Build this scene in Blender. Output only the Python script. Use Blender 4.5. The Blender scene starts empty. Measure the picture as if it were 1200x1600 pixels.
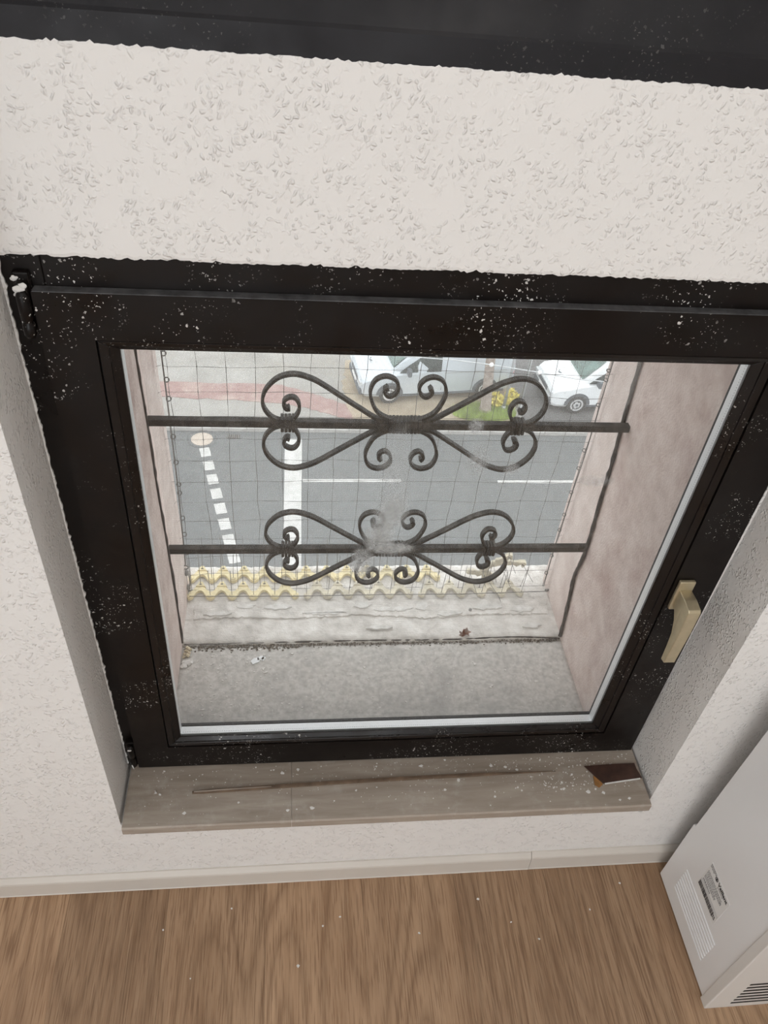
import bpy, bmesh, math, random
from mathutils import Vector, Matrix
random.seed(7)
PI = math.pi
scene = bpy.context.scene
COL = scene.collection

# ------------------------------------------------------------------ camera
cam_d = bpy.data.cameras.new('camera')
cam = bpy.data.objects.new('camera', cam_d); COL.objects.link(cam)
cam_d.sensor_fit = 'VERTICAL'; cam_d.sensor_height = 36.0; cam_d.lens = 36.0*1250/1600
cam_d.clip_start = 0.02; cam_d.clip_end = 500
cam.matrix_world = Matrix(((0.99285, -0.001211, -0.119367, 0.0),
                           (-0.088174, 0.666623, -0.740162, -0.83775),
                           (0.080469, 0.745394, 0.661749, 1.671),
                           (0, 0, 0, 1)))
scene.camera = cam

# ------------------------------------------------------------------ sky (even overcast) and exposure
world = bpy.data.worlds.new('overcast_sky'); scene.world = world
world.use_nodes = True
bg = world.node_tree.nodes['Background']
bg.inputs['Color'].default_value = (0.935, 0.968, 1.0, 1); bg.inputs['Strength'].default_value = 2.8
vs = scene.view_settings
vs.view_transform = 'Standard'; vs.look = 'None'; vs.gamma = 1.0; vs.exposure = -0.08; vs.use_curve_mapping = False
scene.cycles.use_denoising = True
scene.cycles.max_bounces = 6
scene.cycles.diffuse_bounces = 4; scene.cycles.glossy_bounces = 2; scene.cycles.transmission_bounces = 2
scene.cycles.caustics_reflective = False; scene.cycles.caustics_refractive = False
scene.cycles.use_adaptive_sampling = True; scene.cycles.adaptive_threshold = 0.05; scene.cycles.use_light_tree = False
scene.cycles.transparent_max_bounces = 14

# daylight of the room's other window, in the wall behind the camera
def area(name, loc, target, sx, sy, power, color):
    l = bpy.data.lights.new(name, 'AREA'); l.shape = 'RECTANGLE'; l.size = sx; l.size_y = sy
    l.energy = power; l.color = color
    o = bpy.data.objects.new(name, l); COL.objects.link(o)
    o.location = loc
    o.rotation_euler = (Vector(target)-Vector(loc)).to_track_quat('-Z', 'Y').to_euler()
    return o
area('window_daylight', (-0.5, -3.42, 1.55), (-0.5, 0, 1.55), 2.2, 1.5, 20.5, (0.95, 0.975, 1.0))
area('ceiling_lamp', (0.55, -1.35, 2.50), (0.55, -1.35, 0), 0.9, 0.9, 9.3, (1.0, 0.955, 0.91))

# ------------------------------------------------------------------ mesh helpers
class MB:
    """collects shapes in world coordinates; build() links them as one mesh object"""
    def __init__(s): s.v = []; s.f = []; s.sm = []
    def add(s, vs_, fs, smooth=False):
        n = len(s.v); s.v += [tuple(p) for p in vs_]
        s.f += [tuple(i+n for i in f) for f in fs]; s.sm += [smooth]*len(fs); return s
    def box(s, x0, x1, y0, y1, z0, z1):
        return s.add([(x0,y0,z0),(x1,y0,z0),(x1,y1,z0),(x0,y1,z0),(x0,y0,z1),(x1,y0,z1),(x1,y1,z1),(x0,y1,z1)],
                     [(0,3,2,1),(4,5,6,7),(0,1,5,4),(1,2,6,5),(2,3,7,6),(3,0,4,7)])
    def cbox(s, x0, x1, y0, y1, z0, z1, b):
        """box with its edges chamfered by b"""
        bm = bmesh.new()
        bmesh.ops.create_cube(bm, size=1.0)
        for v in bm.verts:
            v.co = Vector(((x0+x1)/2+v.co.x*(x1-x0), (y0+y1)/2+v.co.y*(y1-y0), (z0+z1)/2+v.co.z*(z1-z0)))
        bmesh.ops.bevel(bm, geom=bm.edges[:], offset=b, segments=2, affect='EDGES', profile=0.5)
        bm.verts.index_update()
        s.add([v.co[:] for v in bm.verts], [tuple(v.index for v in f.verts) for f in bm.faces]); bm.free(); return s
    def tube(s, pts, r, n=8, closed=False, caps=True, smooth=True, rect=None, up=None):
        """sweep a circle of radius r (number or list), or a rectangle rect=(across, along 'up')"""
        pts = [Vector(p) for p in pts]; m = len(pts); rings = []
        prev = None
        for i, p in enumerate(pts):
            if closed: t = pts[(i+1) % m]-pts[i-1]
            else: t = pts[min(i+1, m-1)]-pts[max(i-1, 0)]
            if t.length < 1e-9: t = Vector((0,0,1))
            t.normalize()
            if up is not None:
                b = Vector(up); a = b.cross(t)
                if a.length < 1e-6: a = Vector((1,0,0))
                a.normalize(); b = t.cross(a)*1.0
            else:
                if prev is None:
                    q = Vector((0,0,1)) if abs(t.z) < .9 else Vector((1,0,0))
                    a = q.cross(t).normalized()
                else:
                    a = prev-t*prev.dot(t)
                    a = a.normalized() if a.length > 1e-6 else prev
                prev = a; b = t.cross(a)
            ri = r[i] if isinstance(r, (list, tuple)) else r
            if rect:
                k = ri if r is not None else 1.0
                w, h = rect[0]/2*k, rect[1]/2*k
                rings.append([p+a*w+b*h, p-a*w+b*h, p-a*w-b*h, p+a*w-b*h])
            else:
                rings.append([p+(a*math.cos(2*PI*j/n)+b*math.sin(2*PI*j/n))*ri for j in range(n)])
        k = len(rings[0]); vs_ = [q for rg in rings for q in rg]; fs = []
        for i in range(m if closed else m-1):
            for j in range(k):
                fs.append((i*k+j, i*k+(j+1) % k, ((i+1) % m)*k+(j+1) % k, ((i+1) % m)*k+j))
        if caps and not closed:
            fs += [tuple(range(k))[::-1], tuple(range((m-1)*k, m*k))]
        return s.add(vs_, fs, smooth and not rect)
    def prism(s, poly, ax, a0, a1):
        """polygon (two coords) extruded along axis ax from a0 to a1"""
        def P(u, w, a): return {'x': (a,u,w), 'y': (u,a,w), 'z': (u,w,a)}[ax]
        n = len(poly)
        vs_ = [P(u,w,a0) for u,w in poly]+[P(u,w,a1) for u,w in poly]
        fs = [tuple(range(n))[::-1], tuple(range(n, 2*n))]+[(i,(i+1) % n,(i+1) % n+n,i+n) for i in range(n)]
        return s.add(vs_, fs)
    def lathe(s, prof, c, ax='z', n=20, smooth=True):
        """profile (radius, height) turned about an axis through c"""
        vs_ = []; m = len(prof)
        for r, h in prof:
            for j in range(n):
                u, w = r*math.cos(2*PI*j/n), r*math.sin(2*PI*j/n)
                d = {'z': (u,w,h), 'y': (u,h,w), 'x': (h,u,w)}[ax]
                vs_.append((c[0]+d[0], c[1]+d[1], c[2]+d[2]))
        fs = [(i*n+j, i*n+(j+1) % n, (i+1)*n+(j+1) % n, (i+1)*n+j) for i in range(m-1) for j in range(n)]
        fs += [tuple(range(n))[::-1], tuple(range((m-1)*n, m*n))]
        return s.add(vs_, fs, smooth)
    def blob(s, c, r, sub=1, jit=0.0, rng=random):
        bm = bmesh.new(); bmesh.ops.create_icosphere(bm, subdivisions=sub, radius=1)
        bm.verts.index_update()
        rx, ry, rz = r if isinstance(r, (tuple, list)) else (r, r, r)
        vs_ = []
        for v in bm.verts:
            k = 1+rng.uniform(-jit, jit); vs_.append((c[0]+v.co.x*rx*k, c[1]+v.co.y*ry*k, c[2]+v.co.z*rz*k))
        s.add(vs_, [tuple(v.index for v in f.verts) for f in bm.faces], jit == 0); bm.free(); return s
    def mesh(s, name, off=(0,0,0)):
        me = bpy.data.meshes.new(name)
        me.from_pydata([(p[0]-off[0], p[1]-off[1], p[2]-off[2]) for p in s.v], [], s.f)
        bm = bmesh.new(); bm.from_mesh(me); bmesh.ops.recalc_face_normals(bm, faces=bm.faces[:]); bm.to_mesh(me); bm.free()
        me.polygons.foreach_set('use_smooth', s.sm[:len(me.polygons)] if len(s.sm) == len(me.polygons) else [False]*len(me.polygons))
        me.update(); return me
    def build(s, name, mat, parent=None, bevel=0):
        if parent is not None: off = wloc(parent)
        else:
            xs, ys, zs = zip(*s.v)
            off = Vector(((min(xs)+max(xs))/2, (min(ys)+max(ys))/2, min(zs)))
        o = bpy.data.objects.new(name, s.mesh(name, off)); COL.objects.link(o)
        if mat: o.data.materials.append(mat)
        if parent is not None: o.parent = parent; LOC[o.name] = off
        else: o.location = off; LOC[o.name] = off
        if bevel:
            md = o.modifiers.new('edge', 'BEVEL'); md.width = bevel; md.segments = 2; md.limit_method = 'ANGLE'
        return o
LOC = {}
def wloc(o): return Vector(LOC[o.name])
def tag(o, label=None, cat=None, group=None, kind=None):
    if label: o['label'] = label
    if cat: o['category'] = cat
    if group: o['group'] = group
    if kind: o['kind'] = kind
    return o
def thing(name, loc, label=None, cat=None, group=None, kind=None):
    o = bpy.data.objects.new(name, None); COL.objects.link(o); o.location = loc; LOC[o.name] = Vector(loc)
    o.empty_display_size = 0.05
    return tag(o, label, cat, group, kind)
def copy_tree(o, parent=None):
    c = o.copy(); COL.objects.link(c); c.parent = parent
    for ch in o.children: copy_tree(ch, c)
    return c
def structure(o): o['kind'] = 'structure'; return o
def smooth_path(pts, k=6, closed=False):
    """Catmull-Rom through points"""
    P = [Vector(p) for p in pts]; n = len(P); out = []
    for i in range(n if closed else n-1):
        p0 = P[i-1] if (closed or i > 0) else P[0]
        p1 = P[i]; p2 = P[(i+1) % n]; p3 = P[(i+2) % n] if closed else P[min(i+2, n-1)]
        for j in range(k):
            t = j/k
            out.append(0.5*((2*p1)+(p2-p0)*t+(2*p0-5*p1+4*p2-p3)*t*t+(3*p1-p0-3*p2+p3)*t**3))
    if not closed: out.append(P[-1])
    return out

# ------------------------------------------------------------------ materials
class NT:
    def __init__(s, name, rough=0.5, metal=0.0, color=(0.5,0.5,0.5), spec=0.5):
        s.m = bpy.data.materials.new(name); s.m.use_nodes = True; s.t = s.m.node_tree
        s.b = s.t.nodes['Principled BSDF']; s.out = s.t.nodes['Material Output']
        s.b.inputs['Roughness'].default_value = rough; s.b.inputs['Metallic'].default_value = metal
        s.b.inputs['Base Color'].default_value = (*color, 1); s.b.inputs['Specular IOR Level'].default_value = spec
        s._c = None
    def n(s, ty, **kw):
        nd = s.t.nodes.new(ty)
        for k, v in kw.items():
            if k.startswith('i_'):
                nm = k[2:].replace('_', ' ')
                nd.inputs[int(nm) if nm.isdigit() else nm].default_value = v
            else: setattr(nd, k, v)
        return nd
    def l(s, a, b): s.t.links.new(a, b)
    def coord(s, scale=(1,1,1), rnd=False, kind='Object'):
        tc = s.n('ShaderNodeTexCoord'); mp = s.n('ShaderNodeMapping'); mp.inputs['Scale'].default_value = scale
        s.l(tc.outputs[kind], mp.inputs['Vector'])
        if rnd:
            oi = s.n('ShaderNodeObjectInfo'); mu = s.n('ShaderNodeMath', operation='MULTIPLY'); mu.inputs[1].default_value = 37.0
            s.l(oi.outputs['Random'], mu.inputs[0]); cx = s.n('ShaderNodeCombineXYZ')
            for k in range(3): s.l(mu.outputs[0], cx.inputs[k])
            s.l(cx.outputs[0], mp.inputs['Location'])
        return mp.outputs[0]
    def noise(s, vec, scale, detail=4, rough=0.55, dist=0.0):
        nd = s.n('ShaderNodeTexNoise'); nd.inputs['Scale'].default_value = scale; nd.inputs['Detail'].default_value = detail
        nd.inputs['Roughness'].default_value = rough; nd.inputs['Distortion'].default_value = dist
        s.l(vec, nd.inputs['Vector']); return nd.outputs['Fac']
    def voro(s, vec, scale, out='Distance', feature='F1'):
        nd = s.n('ShaderNodeTexVoronoi', feature=feature); nd.inputs['Scale'].default_value = scale
        s.l(vec, nd.inputs['Vector']); return nd
    def ramp(s, fac, stops, interp='LINEAR'):
        nd = s.n('ShaderNodeValToRGB'); cr = nd.color_ramp; cr.interpolation = interp
        while len(cr.elements) < len(stops): cr.elements.new(0.5)
        for e, (p, c) in zip(cr.elements, stops):
            e.position = p; e.color = (*c, 1) if isinstance(c, tuple) else (c, c, c, 1)
        s.l(fac, nd.inputs['Fac']); return nd.outputs['Color']
    def math(s, op, a, b=None, clamp=False):
        nd = s.n('ShaderNodeMath', operation=op); nd.use_clamp = clamp
        for k, q in enumerate((a, b)):
            if q is None: continue
            if isinstance(q, (int, float)): nd.inputs[k].default_value = q
            else: s.l(q, nd.inputs[k])
        return nd.outputs[0]
    def mix(s, fac, a, b, bt='MIX'):
        nd = s.n('ShaderNodeMix', data_type='RGBA', blend_type=bt)
        for k, q in ((0, fac), (6, a), (7, b)):
            if isinstance(q, (int, float)): nd.inputs[k].default_value = q
            elif isinstance(q, tuple): nd.inputs[k].default_value = (*q, 1)
            else: s.l(q, nd.inputs[k])
        return nd.outputs[2]
    def color(s, c): s.l(c, s.b.inputs['Base Color']); return s
    def bump(s, h, strength=0.5, dist=0.001):
        nd = s.n('ShaderNodeBump'); nd.inputs['Strength'].default_value = strength; nd.inputs['Distance'].default_value = dist
        s.l(h, nd.inputs['Height']); s.l(nd.outputs[0], s.b.inputs['Normal']); return s

def plain(name, color, rough=0.5, metal=0.0, var=0.12, scale=60, bump=0.0, bdist=0.0005):
    """one colour with a fine procedural variation"""
    q = NT(name, rough, metal, color); v = q.coord()
    f = q.noise(v, scale, 3)
    lo = tuple(c*(1-var) for c in color); hi = tuple(min(1, c*(1+var)) for c in color)
    q.color(q.ramp(f, [(0.3, lo), (0.7, hi)]))
    if bump: q.bump(f, bump, bdist)
    return q.m

def m_wall(name, col):
    """painted woodchip paper: raised slivers in all directions on a soft ground"""
    q = NT(name, 0.85, 0, col, 0.25); v = q.coord(); hs = None
    nz = q.n('ShaderNodeTexNoise'); nz.inputs['Scale'].default_value = 130; nz.inputs['Detail'].default_value = 1; q.l(v, nz.inputs['Vector'])
    sc_ = q.n('ShaderNodeVectorMath', operation='SCALE'); sc_.inputs['Scale'].default_value = 0.006; q.l(nz.outputs['Color'], sc_.inputs[0])
    ad_ = q.n('ShaderNodeVectorMath', operation='ADD'); q.l(v, ad_.inputs[0]); q.l(sc_.outputs[0], ad_.inputs[1]); vd = ad_.outputs[0]
    for k, (rot, st) in enumerate((((0.2, 0.5, 0.3), (1, 1, 2.3)), ((-.3, 1.7, .2), (1, 1, 2.3)), ((.2, 2.75, -.3), (1, 1, 2.0)))):
        mp = q.n('ShaderNodeMapping', vector_type='TEXTURE'); mp.inputs['Rotation'].default_value = rot; mp.inputs['Scale'].default_value = st
        mp.inputs['Location'].default_value = (k*3.1, k*1.7, k*2.3); q.l(vd, mp.inputs['Vector'])
        vo = q.voro(mp.outputs[0], 210)
        sep = q.n('ShaderNodeSeparateColor'); q.l(vo.outputs['Color'], sep.inputs[0])
        pick = q.ramp(sep.outputs[0], [(0.45, 0.0), (0.80, 1.0)])
        ch = q.math('MULTIPLY', pick, q.ramp(vo.outputs['Distance'], [(0.10, 1.0), (0.50, 0.0)], 'EASE'))
        hs = ch if hs is None else q.math('MAXIMUM', hs, ch)
    dens = q.ramp(q.noise(v, 30, 2), [(0.36, 0.0), (0.52, 1.0)])
    h2 = q.math('ADD', q.math('MULTIPLY', hs, dens), q.math('MULTIPLY', q.noise(v, 90, 2), 0.35))
    q.bump(h2, 1.0, 0.0014); return q.m

def m_frame(name, base, speck=1.0, rough=0.33):
    q = NT(name, rough, 0, base, 0.28); v = q.coord(rnd=False)
    cl = q.noise(v, 9, 3)
    nz = q.n('ShaderNodeTexNoise'); nz.inputs['Scale'].default_value = 260; nz.inputs['Detail'].default_value = 2; q.l(v, nz.inputs['Vector'])
    sc_ = q.n('ShaderNodeVectorMath', operation='SCALE'); sc_.inputs['Scale'].default_value = 0.006; q.l(nz.outputs['Color'], sc_.inputs[0])
    ad_ = q.n('ShaderNodeVectorMath', operation='ADD'); q.l(v, ad_.inputs[0]); q.l(sc_.outputs[0], ad_.inputs[1]); v = ad_.outputs[0]
    masks = []
    for sc, thr, rad, cth in ((420, 0.80, 0.45, 0.50), (190, 0.86, 0.36, 0.51), (80, 0.94, 0.20, 0.48)):
        vo = q.voro(v, sc)
        sep = q.n('ShaderNodeSeparateColor'); q.l(vo.outputs['Color'], sep.inputs[0])
        pick = q.math('GREATER_THAN', sep.outputs[0], thr)
        rr = q.math('MULTIPLY', sep.outputs[1], rad)
        near = q.math('LESS_THAN', vo.outputs['Distance'], rr)
        c = q.ramp(cl, [(cth, 0.0), (cth+0.12, 1.0)])
        masks.append(q.math('MULTIPLY', q.math('MULTIPLY', pick, near), c))
    m = q.math('MAXIMUM', q.math('MAXIMUM', masks[0], masks[1]), masks[2])
    m = q.math('MULTIPLY', m, speck)
    grain = q.noise(q.coord((1, 1, 1)), 30, 4)
    bcol = q.mix(grain, tuple(c*0.6 for c in base), tuple(c*1.5 for c in base))
    q.color(q.mix(m, bcol, (0.62, 0.60, 0.57)))
    q.l(q.ramp(q.noise(v, 14, 4), [(0.3, rough-0.08), (0.75, rough+0.25)]), q.b.inputs['Roughness'])
    q.bump(q.math('ADD', grain, q.math('MULTIPLY', m, 1.5)), 0.25, 0.0006); return q.m

def m_oak(name):
    q = NT(name, 0.42, 0, (0.3,0.19,0.1), 0.4)
    v = q.coord((1, 0.10, 1), rnd=True)
    wob = q.noise(v, 9, 3)
    # cathedral figure: contour lines of a soft field stretched along the board
    fld = q.math('ADD', q.noise(q.coord((1, 0.13, 1), rnd=True), 8, 0), q.math('MULTIPLY', wob, 0.05))
    rings = q.math('PINGPONG', q.math('MULTIPLY', fld, 26.0), 1.0)
    v3 = q.coord((1, 0.035, 1), rnd=True)
    fine = q.noise(v3, 300, 3, 0.6)
    pores = q.ramp(q.noise(v3, 420, 2), [(0.38, 1.0), (0.47, 0.0)])
    base = q.ramp(q.noise(q.coord((1, 0.15, 1), rnd=True), 14, 3), [(0.25, (0.30,0.180,0.102)), (0.5, (0.385,0.240,0.142)), (0.8, (0.47,0.310,0.192))])
    c = q.mix(q.math('MULTIPLY', q.math('POWER', rings, 2.2), 0.75), base, (0.20, 0.112, 0.060))
    c = q.mix(q.math('MULTIPLY', q.ramp(fine, [(0.35, 0.0), (0.68, 1.0)]), 0.40), c, (0.56, 0.39, 0.25))
    c = q.mix(q.math('MULTIPLY', pores, 0.5), c, (0.16, 0.085, 0.045))
    kn = q.voro(q.coord((1, 0.35, 1), rnd=True), 4.2)
    knm = q.ramp(kn.outputs['Distance'], [(0.03, 1.0), (0.22, 0.0)])
    c = q.mix(q.math('MULTIPLY', knm, 0.45), c, (0.13, 0.07, 0.04))
    oi = q.n('ShaderNodeObjectInfo')
    tone = q.ramp(oi.outputs['Random'], [(0.0, 0.86), (1.0, 1.12)])
    c = q.mix(1.0, c, tone, 'MULTIPLY')
    q.color(c); q.bump(q.math('SUBTRACT', fine, pores), 0.12, 0.0004); return q.m

def m_stone(name):
    q = NT(name, 0.55, 0, (0.3,0.25,0.2), 0.4)
    v = q.coord((0.12, 1, 1)); a = q.noise(v, 60, 5, 0.6, 0.4); b = q.noise(q.coord((0.3, 1, 1)), 12, 3)
    c = q.ramp(a, [(0.28, (0.27,0.225,0.18)), (0.5, (0.36,0.305,0.255)), (0.72, (0.46,0.41,0.35))])
    c = q.mix(q.math('MULTIPLY', b, 0.6), c, (0.37, 0.31, 0.25))
    dust = q.ramp(q.noise(q.coord(), 25, 6, 0.7), [(0.55, 0.0), (0.75, 1.0)])
    c = q.mix(q.math('MULTIPLY', dust, 0.5), c, (0.52, 0.49, 0.45))
    q.color(c); q.bump(a, 0.15, 0.0006); return q.m

def m_rough(name, cols, scale, bscale, bstr, bdist, rough=0.9, stain=None, stain_scale=6):
    q = NT(name, rough, 0, cols[1], 0.2); v = q.coord()
    a = q.noise(v, scale, 4, 0.6)
    c = q.ramp(a, [(0.3, cols[0]), (0.5, cols[1]), (0.7, cols[2])])
    if stain:
        st = q.ramp(q.noise(v, stain_scale, 4, 0.65), [(0.52, 0.0), (0.70, 1.0)])
        c = q.mix(q.math('MULTIPLY', st, stain[1]), c, stain[0])
    q.color(c)
    h = q.noise(v, bscale, 3, 0.6)
    q.bump(h, bstr, bdist); return q.m

def m_glass(name, dust, smear):
    """clear pane: mirror reflection by Fresnel, dried dirt as a thin matt film"""
    q = NT(name); t = q.t
    t.nodes.remove(q.b)
    tr = q.n('ShaderNodeBsdfTransparent'); tr.inputs['Color'].default_value = (0.985, 0.985, 0.98, 1)
    gl = q.n('ShaderNodeBsdfGlossy'); gl.inputs['Roughness'].default_value = 0.02
    lw = q.n('ShaderNodeLayerWeight'); lw.inputs['Blend'].default_value = 0.5
    fr = q.math('ADD', q.math('MULTIPLY', q.math('POWER', lw.outputs['Facing'], 5.0), 0.9), 0.014)
    m1 = q.n('ShaderNodeMixShader'); q.l(fr, m1.inputs[0]); q.l(tr.outputs[0], m1.inputs[1]); q.l(gl.outputs[0], m1.inputs[2])
    df = q.n('ShaderNodeBsdfDiffuse'); df.inputs['Color'].default_value = (0.52, 0.52, 0.51, 1)
    tl = q.n('ShaderNodeBsdfTranslucent'); tl.inputs['Color'].default_value = (0.54, 0.54, 0.53, 1)
    dm = q.n('ShaderNodeMixShader'); dm.inputs[0].default_value = 0.6; q.l(df.outputs[0], dm.inputs[1]); q.l(tl.outputs[0], dm.inputs[2])
    v = q.coord()
    fac = q.math('MULTIPLY', q.ramp(q.noise(v, 7, 4), [(0.35, 0.3), (0.8, 1.0)]), dust)
    for (cx, cz, rx, rz, k, ns) in smear:
        sp = q.n('ShaderNodeSeparateXYZ'); q.l(v, sp.inputs[0])
        dx = q.math('DIVIDE', q.math('SUBTRACT', sp.outputs[0], cx), rx)
        dz = q.math('DIVIDE', q.math('SUBTRACT', sp.outputs[2], cz), rz)
        r2 = q.math('ADD', q.math('MULTIPLY', dx, dx), q.math('MULTIPLY', dz, dz))
        g = q.math('SUBTRACT', 1.0, r2, True)
        nz = q.ramp(q.noise(v, ns, 6, 0.7, 1.0), [(0.40, 0.15), (0.62, 1.0)])
        fac = q.math('ADD', fac, q.math('MULTIPLY', q.math('MULTIPLY', g, nz), k), True)
    m2 = q.n('ShaderNodeMixShader'); q.l(fac, m2.inputs[0]); q.l(m1.outputs[0], m2.inputs[1]); q.l(dm.outputs[0], m2.inputs[2])
    q.l(m2.outputs[0], q.out.inputs['Surface']); return q.m

def m_screen(name):
    """fibreglass insect mesh: threads 0.35 mm every 2.2 mm, clear between"""
    q = NT(name); q.t.nodes.remove(q.b)
    v = q.coord((1,1,1)); sp = q.n('ShaderNodeSeparateXYZ'); q.l(v, sp.inputs[0])
    def line(c, ph):
        fr = q.math('FRACT', q.math('ADD', q.math('MULTIPLY', c, 1/0.0024), ph))
        return q.math('LESS_THAN', fr, 0.15)
    th = q.math('MAXIMUM', line(sp.outputs[0], 0.0), line(sp.outputs[2], 0.0))
    tr = q.n('ShaderNodeBsdfTransparent')
    df = q.n('ShaderNodeBsdfDiffuse'); df.inputs['Color'].default_value = (0.60, 0.59, 0.57, 1)
    tl = q.n('ShaderNodeBsdfTranslucent'); tl.inputs['Color'].default_value = (0.55, 0.54, 0.52, 1)
    dm = q.n('ShaderNodeMixShader'); dm.inputs[0].default_value = 0.35; q.l(df.outputs[0], dm.inputs[1]); q.l(tl.outputs[0], dm.inputs[2])
    m = q.n('ShaderNodeMixShader'); q.l(th, m.inputs[0]); q.l(tr.outputs[0], m.inputs[1]); q.l(dm.outputs[0], m.inputs[2])
    q.l(m.outputs[0], q.out.inputs['Surface']); return q.m

WALL = m_wall('woodchip_wallpaper', (0.82, 0.80, 0.775))
PLAIN_WHITE = plain('white_plaster', (0.87, 0.865, 0.85), 0.85, var=0.03, scale=4)
FRAME = m_frame('dark_painted_wood', (0.0052, 0.0034, 0.0028), 1.0)
FRAME2 = m_frame('black_painted_wood', (0.011, 0.0105, 0.0125), 0.10, 0.42)
BEAD = m_frame('dark_bead_wood', (0.010, 0.0075, 0.0065), 0.7, 0.28)
OAK = m_oak('oak_laminate')
STONE = m_stone('sill_stone')
SKIRT = plain('cream_skirting', (0.63, 0.585, 0.53), 0.45, var=0.02, scale=8)
PINK = m_rough('pink_render', [(0.59,0.485,0.445), (0.70,0.595,0.555), (0.78,0.685,0.645)], 24, 190, 0.8, 0.003, stain=((0.46,0.33,0.30), 0.6), stain_scale=9)
CONC = m_rough('grey_concrete', [(0.46,0.445,0.425), (0.58,0.565,0.54), (0.69,0.675,0.65)], 110, 150, 0.5, 0.0015, stain=((0.38,0.375,0.365), 0.55), stain_scale=12)
MORTAR = m_rough('flaking_mortar', [(0.50,0.475,0.445), (0.68,0.65,0.615), (0.84,0.82,0.79)], 34, 90, 0.9, 0.004, stain=((0.36,0.335,0.31), 0.7), stain_scale=16)
SKIM = m_rough('white_lime_skim', [(0.50,0.48,0.455), (0.66,0.645,0.62), (0.80,0.79,0.77)], 60, 120, 0.6, 0.003)
ASPH = m_rough('asphalt', [(0.127,0.135,0.137), (0.137,0.146,0.148), (0.147,0.157,0.159)], 3, 60, 0.3, 0.004, stain=((0.118,0.126,0.128), 0.5), stain_scale=0.5)
DARKASPH = m_rough('dark_asphalt', [(0.12,0.12,0.12), (0.145,0.145,0.145), (0.17,0.17,0.17)], 5, 60, 0.3, 0.004)
PAVE = m_rough('pale_paving', [(0.27,0.262,0.245), (0.32,0.312,0.292), (0.37,0.362,0.342)], 0.9, 30, 0.3, 0.004, stain=((0.33,0.31,0.27), 0.7), stain_scale=0.6)
SAND = m_rough('sandy_verge', [(0.30,0.25,0.185), (0.38,0.32,0.24), (0.46,0.40,0.31)], 2.0, 30, 0.5, 0.01)
REDPAVE = m_rough('red_paving', [(0.27,0.175,0.165), (0.32,0.215,0.20), (0.36,0.27,0.25)], 4.0, 30, 0.4, 0.006, stain=((0.45,0.38,0.33), 0.6), stain_scale=1.6)
KERB = m_rough('kerb_stone', [(0.33,0.325,0.31), (0.40,0.395,0.38), (0.46,0.455,0.44)], 4, 60, 0.3, 0.004)
PAINT = m_rough('road_paint', [(0.42,0.42,0.405), (0.50,0.50,0.485), (0.57,0.57,0.555)], 5, 60, 0.2, 0.002)
IRON = m_rough('wrought_iron', [(0.030,0.028,0.026), (0.050,0.047,0.043), (0.085,0.080,0.073)], 60, 220, 0.5, 0.0008, 0.6, stain=((0.16,0.15,0.135), 0.55), stain_scale=40)
CORD = plain('dark_net_cord', (0.045, 0.042, 0.040), 0.7)
STEEL = plain('dull_steel', (0.16, 0.155, 0.145), 0.5, 0.6, 0.3, 200)
SEAL = plain('dark_seal', (0.075, 0.070, 0.066), 0.85, var=0.4, scale=80)
YELLOW = plain('aged_yellow_plastic', (0.78, 0.67, 0.38), 0.55, var=0.18, scale=30)
DIRTYYEL = plain('dirty_pale_plastic', (0.64, 0.585, 0.45), 0.65, var=0.25, scale=40)
BRASS = plain('champagne_metal', (0.58, 0.50, 0.34), 0.36, 0.65, 0.08, 60)
ALU = plain('bright_aluminium', (0.86, 0.88, 0.90), 0.42, 0.35, 0.03, 200)
ALUHOLE = plain('spacer_hole', (0.18, 0.19, 0.20), 0.6)
RUBBER = plain('black_rubber', (0.012, 0.012, 0.012), 0.55)
ENAMEL = plain('white_enamel', (0.84, 0.845, 0.85), 0.28, 0, 0.02, 5)
ENAMEL2 = plain('warm_white_enamel', (0.74, 0.72, 0.69), 0.35, 0, 0.02, 5)
DARK = plain('dark_gap', (0.02, 0.02, 0.02), 0.7)
LABELW = plain('label_paper', (0.80, 0.80, 0.79), 0.5, 0, 0.02, 40)
INK = plain('black_ink', (0.035, 0.035, 0.04), 0.6)
INKG = plain('grey_ink', (0.25, 0.25, 0.26), 0.6)
CHIP = plain('white_paint_chip', (0.76, 0.745, 0.72), 0.8, 0, 0.06, 90)
LEDGEGREY = plain('dark_grey_paint', (0.085, 0.085, 0.088), 0.6, 0, 0.5, 60)
FLAKE = plain('bluish_white_flake', (0.86, 0.89, 0.91), 0.7, 0, 0.05, 90)
VENEER = plain('dark_veneer', (0.055, 0.026, 0.018), 0.5, 0, 0.35, 45)
ORANGEW = plain('raw_orange_wood', (0.32, 0.15, 0.045), 0.7, 0, 0.3, 60)
STICKW = plain('brown_wood_strip', (0.15, 0.10, 0.065), 0.6, 0, 0.35, 40)
LEAF = plain('dry_red_leaf', (0.20, 0.085, 0.055), 0.8, 0, 0.3, 60)
DEBRIS = plain('beige_debris', (0.62, 0.54, 0.40), 0.85, 0, 0.25, 80)
DIRT = plain('dark_dirt', (0.17, 0.152, 0.130), 0.95, 0, 0.5, 120)
TYRE = plain('tyre_rubber', (0.035, 0.037, 0.038), 0.7)
RIM = plain('pale_wheel_rim', (0.66, 0.67, 0.68), 0.4, 0.3)
SILVER = plain('silver_car_paint', (0.60, 0.655, 0.70), 0.28, 0.25, 0.02, 3)
WHITEC = plain('white_car_paint', (0.80, 0.83, 0.85), 0.25, 0, 0.02, 3)
CARGLASS = plain('green_car_glass', (0.10, 0.16, 0.145), 0.08, 0, 0.5, 2.5)
SIDEGLASS = plain('dark_car_glass', (0.055, 0.07, 0.07), 0.08, 0, 0.4, 3)
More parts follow.
